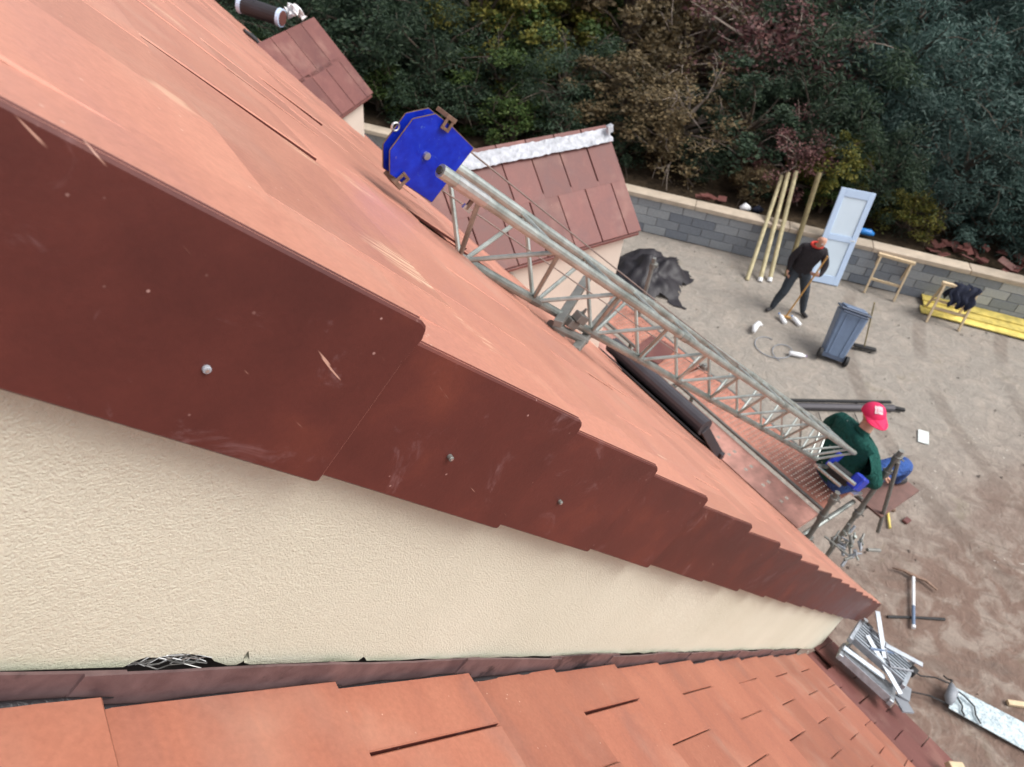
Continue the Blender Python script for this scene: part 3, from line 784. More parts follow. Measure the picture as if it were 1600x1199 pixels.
clamp(5.50, 1.25, 3.12); clamp(4.80, 1.31, 2.86)
MB().tube([V(5.50, 1.22, 3.30), V(5.72, 1.05, 2.3)], .02, 8).build('brace_tube', 'galv_dull', sf)
# rust-red panel lying across the far deck
MB().box((5.25, 3.95, ZD+.07), (1, .25, 0), (-.25, 1, 0), (0, 0, 1), .2, .17, .008).build('toe_board', 'tile_dark', sf)
# brown board the worker sits on
MB().abox(5.60, 6.26, 1.08, 1.66, ZD-.04, ZD-.015).build('platform_board', 'board_brown', sf)
MB().tube([V(5.5, 1.25, ZD-.07), V(6.25, 1.25, ZD-.07)], .02, 8).build('bracket_tube', 'galv_dull', sf); MB().tube([V(5.5, 1.6, ZD-.07), V(6.2, 1.6, ZD-.07)], .02, 8).build('bracket_tube', 'galv_dull', sf)
# bundle of couplers and net hanging under the near corner
hp = thing('coupler_heap', (5.35, 1.12, 2.30), 'tangle of grey couplers hanging under the near scaffold corner', 'couplers')
for i in range(34):
    q = V(5.22+random.uniform(-.13, .16), 1.10+random.uniform(-.12, .12), 2.36+random.uniform(-.12, .14)); dr = V(random.gauss(0, 1), random.gauss(0, 1), random.gauss(0, 1)).normalized()
    MB().tube([q-dr*.04, q+dr*.04], random.uniform(.008, .02), 7).build('coupler', random.choice(['galv_dull', 'slate', 'galv']), hp)
MB().tube([V(5.45, .98, 2.28), V(5.62, .92, 2.22)], .018, 8).build('tube_stub', 'galv_dull', hp)
MB().bar(V(5.05, 1.0, 2.46), V(5.05, 1.26, 2.44), .02, .01).build('hanger', 'galv_dull', hp)

# ================================================================== PEOPLE
def person_mesh(name, joints, edges, regions, mats, parent, sub=2):
    """joints: name->(pos, radius); regions: list of (jointA, jointB, material index)"""
    o0 = Vector(parent['_o']); keys = list(joints)
    me = bpy.data.meshes.new(name); me.from_pydata([tuple(Vector(joints[k_][0])-o0) for k_ in keys], [(keys.index(a), keys.index(b)) for a, b in edges], [])
    ob = bpy.data.objects.new(name, me); COL.objects.link(ob)
    ob.modifiers.new('skin', 'SKIN'); 
    for i, k_ in enumerate(keys):
        r_ = joints[k_][1]; sv = me.skin_vertices[0].data[i]; sv.radius = r_ if isinstance(r_, tuple) else (r_, r_); sv.use_root = (i == 0)
    sb = ob.modifiers.new('sub', 'SUBSURF'); sb.levels = sub; sb.render_levels = sub
    dg = bpy.context.evaluated_depsgraph_get(); m2 = bpy.data.meshes.new_from_object(ob.evaluated_get(dg))
    bpy.data.objects.remove(ob)
    o = bpy.data.objects.new(name, m2); COL.objects.link(o); o.parent = parent; o['_o'] = tuple(o0)
    m2.materials.clear()
    for q in mats: m2.materials.append(MT[q])
    rad = lambda q: (sum(joints[q][1])/2 if isinstance(joints[q][1], tuple) else joints[q][1])
    segs = [(Vector(joints[a][0])-o0, Vector(joints[b][0])-o0, i, rad(a), rad(b)) for a, b, i in regions]
    for pf in m2.polygons:
        c = pf.center; best = (9, 0)
        for a, b, i, ra_, rb_ in segs:
            d = b-a; t = max(0, min(1, (c-a).dot(d)/max(1e-9, d.length_squared))); dist = (c-(a+d*t)).length-.9*(ra_+(rb_-ra_)*t)
            if dist < best[0]: best = (dist, i)
        pf.material_index = best[1]; pf.use_smooth = True
    return o
def hand(J, E, side, wrist, fdir, palm_n, scale=1.0):
    """five finger chains rooted in a palm"""
    f = Vector(fdir).normalized(); nrm = Vector(palm_n).normalized(); sd = f.cross(nrm).normalized()
    w_ = Vector(wrist); J[side+'palm'] = (w_+f*.05*scale, .030*scale); E.append((side+'wri', side+'palm'))
    for i, (off, ln) in enumerate(((-.03, .075), (-.01, .085), (.01, .08), (.03, .062))):
        a = w_+f*.095*scale+sd*off*scale; b = a+f*ln*.5*scale+nrm*.018*scale; c_ = b+f*ln*.25*scale+nrm*.04*scale
        J[side+'k%d' % i] = (a, .010*scale); J[side+'f%d' % i] = (b, .009*scale); J[side+'t%d' % i] = (c_, .008*scale)
        E.extend([(side+'palm', side+'k%d' % i), (side+'k%d' % i, side+'f%d' % i), (side+'f%d' % i, side+'t%d' % i)])
    a = w_+f*.045*scale-sd*.045*scale; b = a+f*.035*scale-sd*.02*scale+nrm*.03*scale
    J[side+'th0'] = (a, .011*scale); J[side+'th1'] = (b, .0095*scale); E.extend([(side+'palm', side+'th0'), (side+'th0', side+'th1')])

def head_parts(parent, c, fwd, up, ears=True, r=1.0):
    f = Vector(fwd).normalized(); u = Vector(up); u = (u-f*u.dot(f)).normalized(); sd = f.cross(u)
    for sgn in (-1, 1):
        MB().tube([c+f*.082*r+sd*.032*sgn*r+u*.012*r, c+f*.092*r+sd*.032*sgn*r+u*.012*r], .011*r, 8).build('eye', 'white_pl', parent)
        MB().tube([c+f*.0925*r+sd*.032*sgn*r+u*.012*r, c+f*.095*r+sd*.032*sgn*r+u*.012*r], .005*r, 8).build('pupil', 'rubber', parent)
        m = MB(); m.tube([c+sd*.074*sgn*r-f*.005*r+u*.02*r, c+sd*.086*sgn*r-f*.018*r+u*.008*r, c+sd*.080*sgn*r-f*.005*r-u*.03*r], [.012*r, .017*r, .009*r], 7); m.build('ear', 'skin', parent, smooth=True)
    MB().tube([c+f*.088*r+u*.01*r, c+f*.112*r-u*.022*r, c+f*.095*r-u*.03*r], [.008*r, .016*r, .012*r], 7).build('nose', 'skin', parent, smooth=True)
    MB().tube([c+f*.088*r+sd*.024*r-u*.055*r, c+f*.096*r-u*.057*r, c+f*.088*r-sd*.024*r-u*.055*r], [.004*r, .006*r, .004*r], 6).build('mouth', 'red_cloth', parent, smooth=True)

# --- standing worker with the long-handled tool
B = V(11.35, 5.76, 0)
pm = thing('person', tuple(B), 'bald person in black jacket and dark trousers leaning on a long wooden handle', 'person')
J = {}; E_ = []
fl_, fr_ = V(11.10, 5.93, 0), V(11.57, 5.55, 0)      # feet: left in picture, right in picture
pel = V(11.42, 5.86, .90); ws = V(-.42, -.91, 0)     # facing towards the house
sdv = V(.62, -.78, 0)                                # picture right
J['pelvis'] = (pel, (.185, .15)); J['belly'] = (pel+V(-.01, -.01, .2), (.20, .155)); J['chest'] = (pel+ws*.08+V(0, 0, .42), (.225, .16)); J['neckb'] = (pel+ws*.13+V(0, 0, .58), .075); J['neck'] = (pel+ws*.17+V(0, 0, .64), .058)
hc_ = pel+ws*.21+V(.0, .0, .765)
J['jaw'] = (hc_+ws*.03+V(0, 0, -.06), (.066, .07)); J['skull'] = (hc_, (.082, .095)); J['crown'] = (hc_-ws*.01+V(0, 0, .06), (.072, .085))
E_ += [('pelvis', 'belly'), ('belly', 'chest'), ('chest', 'neckb'), ('neckb', 'neck'), ('neck', 'jaw'), ('jaw', 'skull'), ('skull', 'crown')]
for sd_, ft, hx in (('l', fl_, -1), ('r', fr_, 1)):
    hp_ = pel+sdv*.10*hx+V(0, 0, -.05); kn = (hp_+ft)/2+ws*.05+V(0, 0, .03); an = ft+V(0, 0, .09)
    J[sd_+'hip'] = (hp_, .125); J[sd_+'knee'] = (kn, .088); J[sd_+'calf'] = ((kn+an)/2-ws*.02, .082); J[sd_+'ank'] = (an, .06); J[sd_+'toe'] = (ft+(ws*.5-sdv*(.6 if hx < 0 else -.1)).normalized()*.17+V(0, 0, .04), .04); J[sd_+'heel'] = (ft+V(0, 0, .045), .045)
    E_ += [('pelvis', sd_+'hip'), (sd_+'hip', sd_+'knee'), (sd_+'knee', sd_+'calf'), (sd_+'calf', sd_+'ank'), (sd_+'ank', sd_+'heel'), (sd_+'heel', sd_+'toe')]
sh = pel+ws*.10+V(0, 0, .50)
grip = V(11.33, 5.52, 1.00)
J['lsh'] = (sh-sdv*.19, .095); J['lelb'] = (sh-sdv*.30+V(0, 0, -.27)-ws*.02, .075); J['lwri'] = (pel-sdv*.30+ws*.12+V(0, 0, .02), .036)
J['rsh'] = (sh+sdv*.19, .095); J['relb'] = (sh+sdv*.30+V(0, 0, -.25)+ws*.02, .075); J['rwri'] = (grip+sdv*.10+V(0, 0, .02), .036)
for a in 'lr': E_ += [('chest', a+'sh'), (a+'sh', a+'elb'), (a+'elb', a+'wri')]
hand(J, E_, 'l', J['lwri'][0], (-.2, -.2, -1), sdv); hand(J, E_, 'r', J['rwri'][0], -sdv+V(0, 0, -.1), ws*-1)
reg = [('pelvis', 'lhip', 1), ('pelvis', 'rhip', 1), ('pelvis', 'belly', 0), ('belly', 'chest', 0), ('chest', 'neckb', 0), ('neck', 'jaw', 2), ('jaw', 'skull', 2), ('skull', 'crown', 2), ('chest', 'lsh', 0), ('chest', 'rsh', 0)]
for a in 'lr':
    reg += [(a+'hip', a+'knee', 1), (a+'knee', a+'ank', 1), (a+'heel', a+'toe', 3), (a+'ank', a+'heel', 3), (a+'sh', a+'elb', 0), (a+'elb', a+'wri', 0), (a+'palm', a+'k1', 2), (a+'k0', a+'t0', 2), (a+'k1', a+'t1', 2), (a+'k2', a+'t2', 2), (a+'k3', a+'t3', 2), (a+'th0', a+'th1', 2)]
person_mesh('body', J, E_, reg, ('jacket_black', 'trousers_dark', 'skin', 'shoe'), pm)
head_parts(pm, hc_, ws*1+V(0, 0, -.55), V(0, 0, 1))
nb = J['neckb'][0]
MB().tube([nb+(sdv*math.cos(t)+ws*math.sin(t))*.085+V(0, 0, .045+.02*math.sin(t+2)) for t in np.linspace(.2, 2*math.pi-.6, 14)], .026, 7).build('collar', 'red_cloth', pm, smooth=True)
th = thing('rake', (11.25, 5.62, 0), 'long orange wooden handle held by the bald person', 'rake')
MB().tube([V(11.17, 5.62, .02), V(11.33, 5.52, 1.00), V(11.40, 5.48, 1.42)], .017, 8).build('handle', 'wood_handle', th)
MB().bar(V(11.12, 5.70, .02), V(11.22, 5.54, .02), .05, .03).build('head', 'wood_handle', th)

# --- seated worker with the magenta cap
B = V(5.40, 1.60, ZD)
pg = thing('person', tuple(B), 'person in green flecked sweater, blue jeans and magenta cap seated by the winch', 'person')
J = {}; E_ = []
fw = V(.94, -.33, 0); sv_ = V(-.33, -.94, 0)        # facing away from the house; right-hand side
pel = V(5.36, 1.62, ZD+.17)
J['pelvis'] = (pel, (.165, .135)); J['belly'] = (pel+fw*-.02+V(0, 0, .2), (.205, .165)); J['chest'] = (pel+fw*.03+V(0, 0, .44), (.215, .15)); J['neckb'] = (pel+fw*.06+V(0, 0, .60), .085); J['neck'] = (pel+fw*.09+V(0, 0, .66), .062)
hg = pel+fw*.12+V(0, .03, .78)
J['jaw'] = (hg+fw*.03+V(0, 0, -.06), (.066, .07)); J['skull'] = (hg, (.082, .095)); J['crown'] = (hg+V(0, 0, .055), (.072, .085))
E_ += [('pelvis', 'belly'), ('belly', 'chest'), ('chest', 'neckb'), ('neckb', 'neck'), ('neck', 'jaw'), ('jaw', 'skull'), ('skull', 'crown')]
for a, hx in (('l', -1), ('r', 1)):
    hp_ = pel+sv_*.11*hx+fw*.04; kn = pel+(V(.62, -.36, .20) if hx > 0 else V(.60, .10, .16)); an = pel+(V(.72, -.34, -.12) if hx > 0 else V(.70, .12, -.12))
    J[a+'hip'] = (hp_, .125); J[a+'knee'] = (kn, .10); J[a+'ank'] = (an, .055); J[a+'toe'] = (an+fw*.16+V(0, 0, -.04), .042)
    E_ += [('pelvis', a+'hip'), (a+'hip', a+'knee'), (a+'knee', a+'ank'), (a+'ank', a+'toe')]
sh = pel+fw*.03+V(0, 0, .53)
for a, hx in (('l', -1), ('r', 1)):
    J[a+'sh'] = (sh+sv_*.235*hx, .10); J[a+'elb'] = (sh+sv_*.37*hx+fw*.07+V(0, 0, -.24), .082); J[a+'wri'] = (sh+sv_*.22*hx+fw*.30+V(0, 0, -.33), .040)
    E_ += [('chest', a+'sh'), (a+'sh', a+'elb'), (a+'elb', a+'wri')]
    hand(J, E_, a, J[a+'wri'][0], fw+V(0, 0, -.3), V(0, 0, -1))
reg = [('pelvis', 'lhip', 1), ('pelvis', 'rhip', 1), ('belly', 'chest', 0), ('pelvis', 'belly', 0), ('chest', 'neckb', 0), ('neck', 'jaw', 2), ('jaw', 'skull', 2), ('skull', 'crown', 2), ('chest', 'lsh', 0), ('chest', 'rsh', 0)]
for a in 'lr':
    reg += [(a+'hip', a+'knee', 1), (a+'knee', a+'ank', 1), (a+'ank', a+'toe', 3), (a+'sh', a+'elb', 0), (a+'elb', a+'wri', 0), (a+'palm', a+'k1', 2), (a+'k0', a+'t0', 2), (a+'k1', a+'t1', 2), (a+'k2', a+'t2', 2), (a+'k3', a+'t3', 2), (a+'th0', a+'th1', 2)]
person_mesh('body', J, E_, reg, ('sweater', 'jeans', 'skin', 'shoe'), pg)
head_parts(pg, hg, fw+V(0, 0, -.2), V(0, 0, 1))
# cap worn back to front: dome, brim, and white print
cap_f = V(-.45, -.89, 0)
def cap_dome(c, R_):
    m = MB(); rings = []
    for i in range(7):
        a = i/6*math.pi/2
        for j in range(20):
            t = 2*math.pi*j/20; m.v.append(tuple(c+V(R_*1.02*math.cos(a)*math.cos(t), R_*1.02*math.cos(a)*math.sin(t), R_*1.0*math.sin(a))))
    for i in range(6):
        for j in range(20): m.f.append((i*20+j, i*20+(j+1) % 20, (i+1)*20+(j+1) % 20, (i+1)*20+j))
    return m
cc_ = hg+V(0, 0, .035)
cap = cap_dome(cc_, .103).build('cap', 'pink', pg, smooth=True)
bm_ = MB(); n_ = 12; sdc = V(-cap_f.y, cap_f.x, 0)
poly = [cc_+cap_f*(.10*math.cos(t)+.0)+sdc*.11*math.sin(t)+V(0, 0, .005) for t in np.linspace(-1.3, 1.3, 9)]
outer = [cc_+cap_f*(.175*math.cos(t)+.02)+sdc*.105*math.sin(t)+V(0, 0, -.025) for t in np.linspace(1.2, -1.2, 9)]
bm_.prism(poly+outer, (0, 0, .008)); bm_.build('brim', 'pink', cap)
# print: two rows of blocky characters on the crown facing the house side
def dome_pt(u_, v_, lift=.003):
    q = (V(-.40, -.38, .84).normalized()); a = V(.70, -.70, 0); a = (a-q*a.dot(q)).normalized(); b = q.cross(a)
    d = (q+a*u_+b*v_).normalized(); return cc_+V(d.x*.105, d.y*.105, d.z*.103)+d*lift, a, b, d
for (u_, v_) in ((-.22, .20), (.0, .22), (.22, .20), (-.20, -.16), (.04, -.14), (.26, -.16)):
    for (du, dv, wu, wv) in ((0, .13, .18, .05), (0, 0, .18, .045), (0, -.13, .18, .05), (-.07, 0, .045, .28), (.07, -.05 if u_ else .03, .045, .2)):
        c_, a, b, d = dome_pt(u_+du, v_+dv); MB().box(c_, a, b, d, wu*.103/2, wv*.103/2, .0025).build('cap_print', 'cap_white', cap)

# ================================================================== YARD THINGS
# wheelie bin
bn = thing('wheelie_bin', (10.90, 4.37, 0), 'grey blue wheeled bin standing in the middle of the yard', 'bin')
bd = V(.60, -.80, 0); bf = V(-.80, -.60, 0)      # width, front (towards the house)
def bq(a, b, z): return V(10.92, 4.37, 0)+bd*a+bf*b+V(0, 0, z)
m = MB(); lo, hi = (.19, .15), (.25, .20)
vs = [bq(sx*lo[0], sy*lo[1], .07) for sx, sy in ((-1, -1), (1, -1), (1, 1), (-1, 1))]+[bq(sx*hi[0], sy*hi[1], .97) for sx, sy in ((-1, -1), (1, -1), (1, 1), (-1, 1))]
m.add(vs, [(3, 2, 1, 0), (4, 5, 6, 7), (0, 1, 5, 4), (1, 2, 6, 5), (2, 3, 7, 6), (3, 0, 4, 7)]); m.build('body', 'bin', bn, bevel=.03)
m = MB(); m.prism([bq(-.27, -.22, .975), bq(.27, -.22, .975), bq(.27, .225, .975), bq(-.27, .225, .975)], (0, 0, .035)); lid = m.build('lid', 'bin_dark', bn, bevel=.015)
MB().prism([bq(-.21, -.17, 1.01), bq(.21, -.17, 1.01), bq(.19, .18, 1.01), bq(-.19, .18, 1.01)], (0, 0, .03)).build('lid_dome', 'bin', lid, bevel=.012)
MB().tube([bq(-.22, .25, .95), bq(.22, .25, .95)], .018, 8).build('handle', 'bin_dark', bn)
for a in (-.1, .1): MB().bar(bq(a, .160, .15), bq(a*1.2, .202, .92), .03, .012, bf).build('rib', 'bin', bn)
MB().bar(bq(-.20, .14, .10), bq(.20, .14, .10), .05, .07).build('foot_skirt', 'bin_dark', bn)
for a in (-.24, .24): MB().tube([bq(a-.025, .15, .1), bq(a+.025, .15, .1)], .1, 16).build('wheel', 'rubber', bn)
bn.rotation_mode = 'AXIS_ANGLE'; bn.rotation_axis_angle = (math.radians(-23), .41, -.91, 0); bn.location.z -= .03
# broom behind the bin
br = thing('broom', (11.75, 4.2, 0), 'black broom standing propped behind the bin', 'broom')
MB().tube([V(11.72, 4.22, .08), V(11.32, 4.30, 1.18)], .013, 8).build('handle', 'wood_pole_dark', br)
MB().bar(V(11.60, 4.36, .075), V(11.86, 4.05, .075), .08, .05).build('head', 'rubber', br, bevel=.008)
m = MB()
for i in range(60):
    t = random.random(); q = V(11.60, 4.36, .05)+(V(11.86, 4.05, .05)-V(11.60, 4.36, .05))*t+V(random.uniform(-.04, .04), random.uniform(-.03, .03), 0); m.tube([q, q+V(random.uniform(-.03, .03), random.uniform(-.03, .03), -.05)], .004, 4)
m.build('bristles', 'rubber', br)['kind'] = 'stuff'
# timber posts
posts = ((V(11.476, 6.904, 0), V(12.942, 7.913, 1.60), 'wood_pole', .042, 'thin pale timber pole leaning on the wall, leftmost of four'),
         (V(11.70, 6.745, 0), V(12.995, 7.83, 1.70), 'wood_pole', .045, 'pale timber pole with white foot, middle of the close trio'),
         (V(11.897, 6.651, 0), V(13.084, 7.724, 1.76), 'wood_pole', .045, 'pale timber pole with white foot, nearest the lone dark pole'),
         (V(12.42, 6.62, 0), V(13.05, 7.20, 1.98), 'wood_pole_dark', .05, 'dark weathered timber pole leaning beside the white door'))
for i, (a, b, mt, r_, lb) in enumerate(posts):
    o = MB().tube([a, a+(b-a)*.5, b], r_, 10, cap=True)
    if i in (1, 2):
        t = thing('timber_pole', tuple(a), lb, 'pole', 'poles leaning on the block wall'); o.build('pole', mt, t)
        MB().tube([a+(b-a)*.0, a+(b-a)*.035], r_*1.12, 10).build('foot_sleeve', 'white_pl', t)
    else: tag(o.build('timber_pole', mt, None, loc=tuple(a)), lb, 'pole', 'poles leaning on the block wall')
# door leaf leaning on the wall
dl = thing('door', (12.92, 6.15, 0), 'white two-panel door leaf leaning against the block wall', 'door')
D0, D1, D2_ = V(12.728, 6.362, .005), V(13.106, 5.945, .005), V(13.10, 7.00, 1.82)
dx_ = (D1-D0); dw = .67; dx_.normalize(); du = V(.36, .29, 1.82).normalized()*1.96; du_n = du.normalized(); dn = dx_.cross(du_n).normalized(); dn = dn if dn.x < 0 else -dn
def dq(a, b, c_=0): return D0+dx_*a*dw+du*b+dn*c_
def slab(a0, a1, b0, b1, c0, c1, name, mat, par): return MB().prism([dq(a0, b0, c0), dq(a1, b0, c0), dq(a1, b1, c0), dq(a0, b1, c0)], dn*(c1-c0)).build(name, mat, par, bevel=.004)
for a0, a1, b0, b1, nm in ((0, .16, 0, 1, 'stile'), (.84, 1, 0, 1, 'stile'), (.161, .839, 0, .09, 'rail'), (.161, .839, .47, .53, 'rail'), (.161, .839, .92, 1, 'rail')): slab(a0, a1, b0, b1, 0, .05, nm, 'door_white', dl)
for b0, b1 in ((.091, .469), (.531, .919)): slab(.162, .838, b0, b1, .01, .034, 'panel', 'door_panel', dl)
MB().tube([dq(.93, .5, .05), dq(.93, .5, .09), dq(.80, .5, .095)], .01, 7).build('handle', 'steel', dl)
# sawhorses
def sawhorse(p0, p1, fr, hz, label):
    p0, p1 = Vector(p0), Vector(p1); d = (p1-p0).normalized(); sdh = V(-d.y, d.x, 0)*1.0
    t = thing('sawhorse', tuple((p0+p1)/2), label, 'sawhorse', 'sawhorses by the block wall')
    up_ = V(0, 0, hz)
    MB().bar(p0+up_-d*.06, p1+up_+d*.06, .07, .06).build('top_beam', 'wood_new', t, bevel=.004)
    for e_ in (p0, p1):
        for sg in (-1, 1):
            ft = e_+sdh*sg*fr; MB().bar(ft, e_+up_+sdh*sg*.03-V(0, 0, .03), .05, .035, d).build('leg', 'wood_new', t)
    for sg in (-1, 1):
        a = p0+sdh*sg*fr*.62+V(0, 0, hz*.38); b = p1+sdh*sg*fr*.62+V(0, 0, hz*.38); MB().bar(a, b, .03, .05).build('cross_rail', 'wood_new', t)
    return t
sawhorse((13.72, 5.56, 0), (14.05, 5.06, 0), .24, .80, 'empty pale wooden sawhorse standing close to the block wall')
sawhorse((14.03, 4.30, 0), (14.38, 3.80, 0), .26, .78, 'pale wooden sawhorse with a dark jacket over it')
# dark jacket hung over the second sawhorse: draped lumpy sheet
m = MB(); NU, NVv = 13, 15; ja, jb = V(14.13, 4.16, .815), V(14.37, 3.82, .815); jd = (jb-ja); js = V(-jd.y, jd.x, 0).normalized()
for i in range(NU):
    for j in range(NVv):
        t = i/(NU-1); a = (j-(NVv-1)/2)/((NVv-1)/2); q = ja+jd*(t+.10*math.sin(j*1.3)); hang = max(0, abs(a)-.12)
        wv = .035*math.sin(i*1.9+j*.7)+.02*math.sin(i*3.3)
        m.v.append(tuple(q+js*(math.copysign(min(abs(a)*.3, .06)+hang*.16+wv*.6, a) if a else 0)+V(0, 0, .03+wv*.5-hang*(.42+.10*math.sin(i*1.4)))))
for i in range(NU-1):
    for j in range(NVv-1): m.f.append((i*NVv+j, (i+1)*NVv+j, (i+1)*NVv+j+1, i*NVv+j+1))
o = m.build('jacket', 'navy_cloth', None, loc=tuple(ja), smooth=True); md = o.modifiers.new('thick', 'SOLIDIFY'); md.thickness = .03
tag(o, 'crumpled dark navy jacket hung over the sawhorse top', 'jacket')
# yellow shuttering boards
yl = ((-.02, 0, 'lowest yellow board of the pile, nearest the yard'), (.17, .032, 'middle yellow board of the pile by the wall'), (.32, .064, 'yellow board of the pile lying nearest the wall'))
for i, (o_, z, lb) in enumerate(yl):
    a = V(14.02+.04*i, 4.42-.05*(i % 2), .04)+NW*(o_+.08)+V(0, 0, z); b = a+DW*(3.4+.2*i)+NW*(-.12)
    o = MB().bar(a, b, .25, .03).build('yellow_board', 'wood_yellow', None, loc=tuple(a), bevel=.004); tag(o, lb, 'board', 'yellow boards by the block wall')
# black sheet heaped at the house corner
def heap(c, ax, ay, hz, name, mat, label, cat, amp=.35, res=34, seed=0):
    c = Vector(c); m = MB()
    for i in range(res):
        for j in range(res):
            u_, v_ = i/(res-1)*2-1, j/(res-1)*2-1; r_ = math.hypot(u_, v_)
            wob = mnoise.fractal(V(u_*2.2+seed, v_*2.2, 2), 1, 2, 3); rid_ = abs(mnoise.noise(V(u_*3.1+seed, v_*3.1, 5)))
            h = max(0, 1-r_**1.6*(1+.35*wob))*hz*(.7+amp*wob*1.5)-rid_*.16*hz*max(0, 1.15-r_)
            q = c+Vector(ax)*u_*(1+.22*wob)+Vector(ay)*v_*(1+.22*wob)
            m.v.append((q.x, q.y, max(.012, h+.012)))
    for i in range(res-1):
        for j in range(res-1):
            cu, cv = (i+.5)/(res-1)*2-1, (j+.5)/(res-1)*2-1
            if math.hypot(cu, cv)*(1+.28*mnoise.noise(V(cu*3+seed, cv*3, 9))) < 1.0: m.f.append((i*res+j, (i+1)*res+j, (i+1)*res+j+1, i*res+j+1))
    o = m.build(name, mat, None, loc=tuple(c), smooth=True); return tag(o, label, cat)
heap((9.62, 7.95, 0), (.50, -.62, 0), (.72, .60, 0), .62, 'plastic_sheet', 'black_film', 'heap of crumpled black plastic sheet beside the dormer', 'plastic sheet')
# loose stones and clods over the dirt
m = MB(); rs = np.random.default_rng(5)
for i in range(420):
    x, y = rs.uniform(4.4, 17), rs.uniform(-2.5, 10); sz0 = abs(rs.normal(0, .012))+.006
    if (V(x, y, 0)-W0).dot(NW) > -.15: continue
    pr = [V(x+rs.normal(0, .3)*sz0, y+rs.normal(0, .3)*sz0, sz0*.9)] + [V(x+math.cos(t)*sz0*rs.uniform(.7, 1.4), y+math.sin(t)*sz0*rs.uniform(.7, 1.4), rs.uniform(-.01, .3*sz0)) for t in (0, 1.25, 2.5, 3.77, 5.0)]
    m.add(pr, [(0, 1, 2), (0, 2, 3), (0, 3, 4), (0, 4, 5), (0, 5, 1)])
o = m.build('loose_stones', 'dirt', fix=False); tag(o, 'loose small stones and clods scattered over the dirt yard', 'stones', kind='stuff')
# small things on the dirt
def bottle(c, d, L, r_, mat, label, grp=None, cap='blue_pl', nm='bottle'):
    c = Vector(c); d = Vector(d).normalized(); t = thing(nm, tuple(c), label, 'bottle', grp)
    q = c+V(0, 0, r_)
    MB().tube([q-d*L/2, q-d*L*.47, q+d*L*.2, q+d*L*.36, q+d*L*.44], [r_*.8, r_, r_, r_*.45, r_*.4], 10).build('body', mat, t, smooth=True)
    MB().tube([q+d*L*.44, q+d*L*.5], r_*.45, 8).build('cap', cap, t)
bottle((10.38, 4.70, 0), (.7, -.7, 0), .32, .045, 'white_pl', 'white tube with violet end lying between bin and hose', None, 'purple', 'sealant_tube')
bottle((11.22, 5.42, 0), (.1, .9, .2), .26, .045, 'white_pl', 'white bottle on the dirt right of the rake foot', 'bottles by the rake')
bottle((11.02, 5.60, 0), (.3, .9, .2), .26, .045, 'white_pl', 'white bottle on the dirt left of the rake foot', 'bottles by the rake')
m = MB().tube([V(10.12, 5.55, .06), V(10.22, 5.62, .10), V(10.36, 5.66, .11), V(10.44, 5.62, .06)], [.035, .06, .05, .02], 8); tag(m.build('plastic_elbow', 'white_pl', None, loc=(10.2, 5.6, 0), smooth=True), 'curved white plastic pipe elbow lying on the dirt', 'pipe elbow')
m = MB().tube([V(10.05+.28*math.cos(t)+.02*t, 5.25+.24*math.sin(t)-.05*t, .012) for t in np.linspace(0, 9.5, 60)], .008, 6); tag(m.build('hose', 'slate', None, loc=(10.05, 5.25, 0)), 'thin grey hose coiled in loops on the dirt', 'hose')
gt = thing('gutter_length', (9.9, 3.35, 0), 'length of dark gutter lying on the dirt behind the seated worker', 'gutter')
ga, gb = V(9.10, 3.84, .055), V(10.72, 2.93, .055)
MB().tube([ga, gb], .062, 12).build('channel', 'window', gt); MB().bar(ga+V(.06, .10, .03), gb+V(.06, .10, .03), .05, .03).build('fascia_strip', 'rubber', gt)
MB().bar(gb+V(-.05, .06, .0), gb+V(.14, -.13, -.0), .06, .05).build('end_bracket', 'rubber', gt)
for t in (.25, .6): q = ga+(gb-ga)*t; MB().tube([q+V(-.05, -.09, -.03), q+V(-.22, -.32, -.045)], .008, 6).build('strap', 'rubber', gt)
o = MB().box((10.62, 2.27, .012), V(.62, -.78, 0), V(.9, .55, 0).normalized(), (0, 0, 1), .085, .16, .005).build('sheet_offcut', 'paper', None, loc=(10.62, 2.27, 0)); tag(o, 'small pale rectangular offcut on the dirt beyond the seated worker', 'offcut')
# pickaxe and the bar it lies on
pk = thing('pickaxe', (7.6, .6, 0), 'pickaxe with rusty head and white and blue handle lying on the dirt', 'pickaxe')
h0, h1 = V(7.25, .37, .05), V(7.92, .79, .05); hd = h1-h0
MB().tube([h0, h0+hd*.40], .021, 10).build('grip', 'blue_pl' if False else 'bin', pk); MB().tube([h0+hd*.40, h1], .020, 10).build('handle', 'white_pl', pk); MB().tube([h0-hd*.03, h0+hd*.02], .024, 10).build('pommel', 'white_pl', pk)
kk = V(-hd.y, hd.x, 0).normalized(); MB().tube([h1+kk*.27-hd*-.02, h1+kk*.13+hd*.06, h1+hd*.03, h1-kk*.16+hd*.03, h1-kk*.30-hd*.08], [.008, .02, .03, .02, .014], 8).build('head', 'rust', pk, smooth=True)
o = MB().tube([V(7.10, .63, .018), V(7.42, .43, .018), V(7.74, .21, .018)], [.02, .016, .02], 8).build('crowbar', 'rubber', None, loc=(7.4, .42, 0)); tag(o, 'dark crowbar lying under the pickaxe handle', 'crowbar')
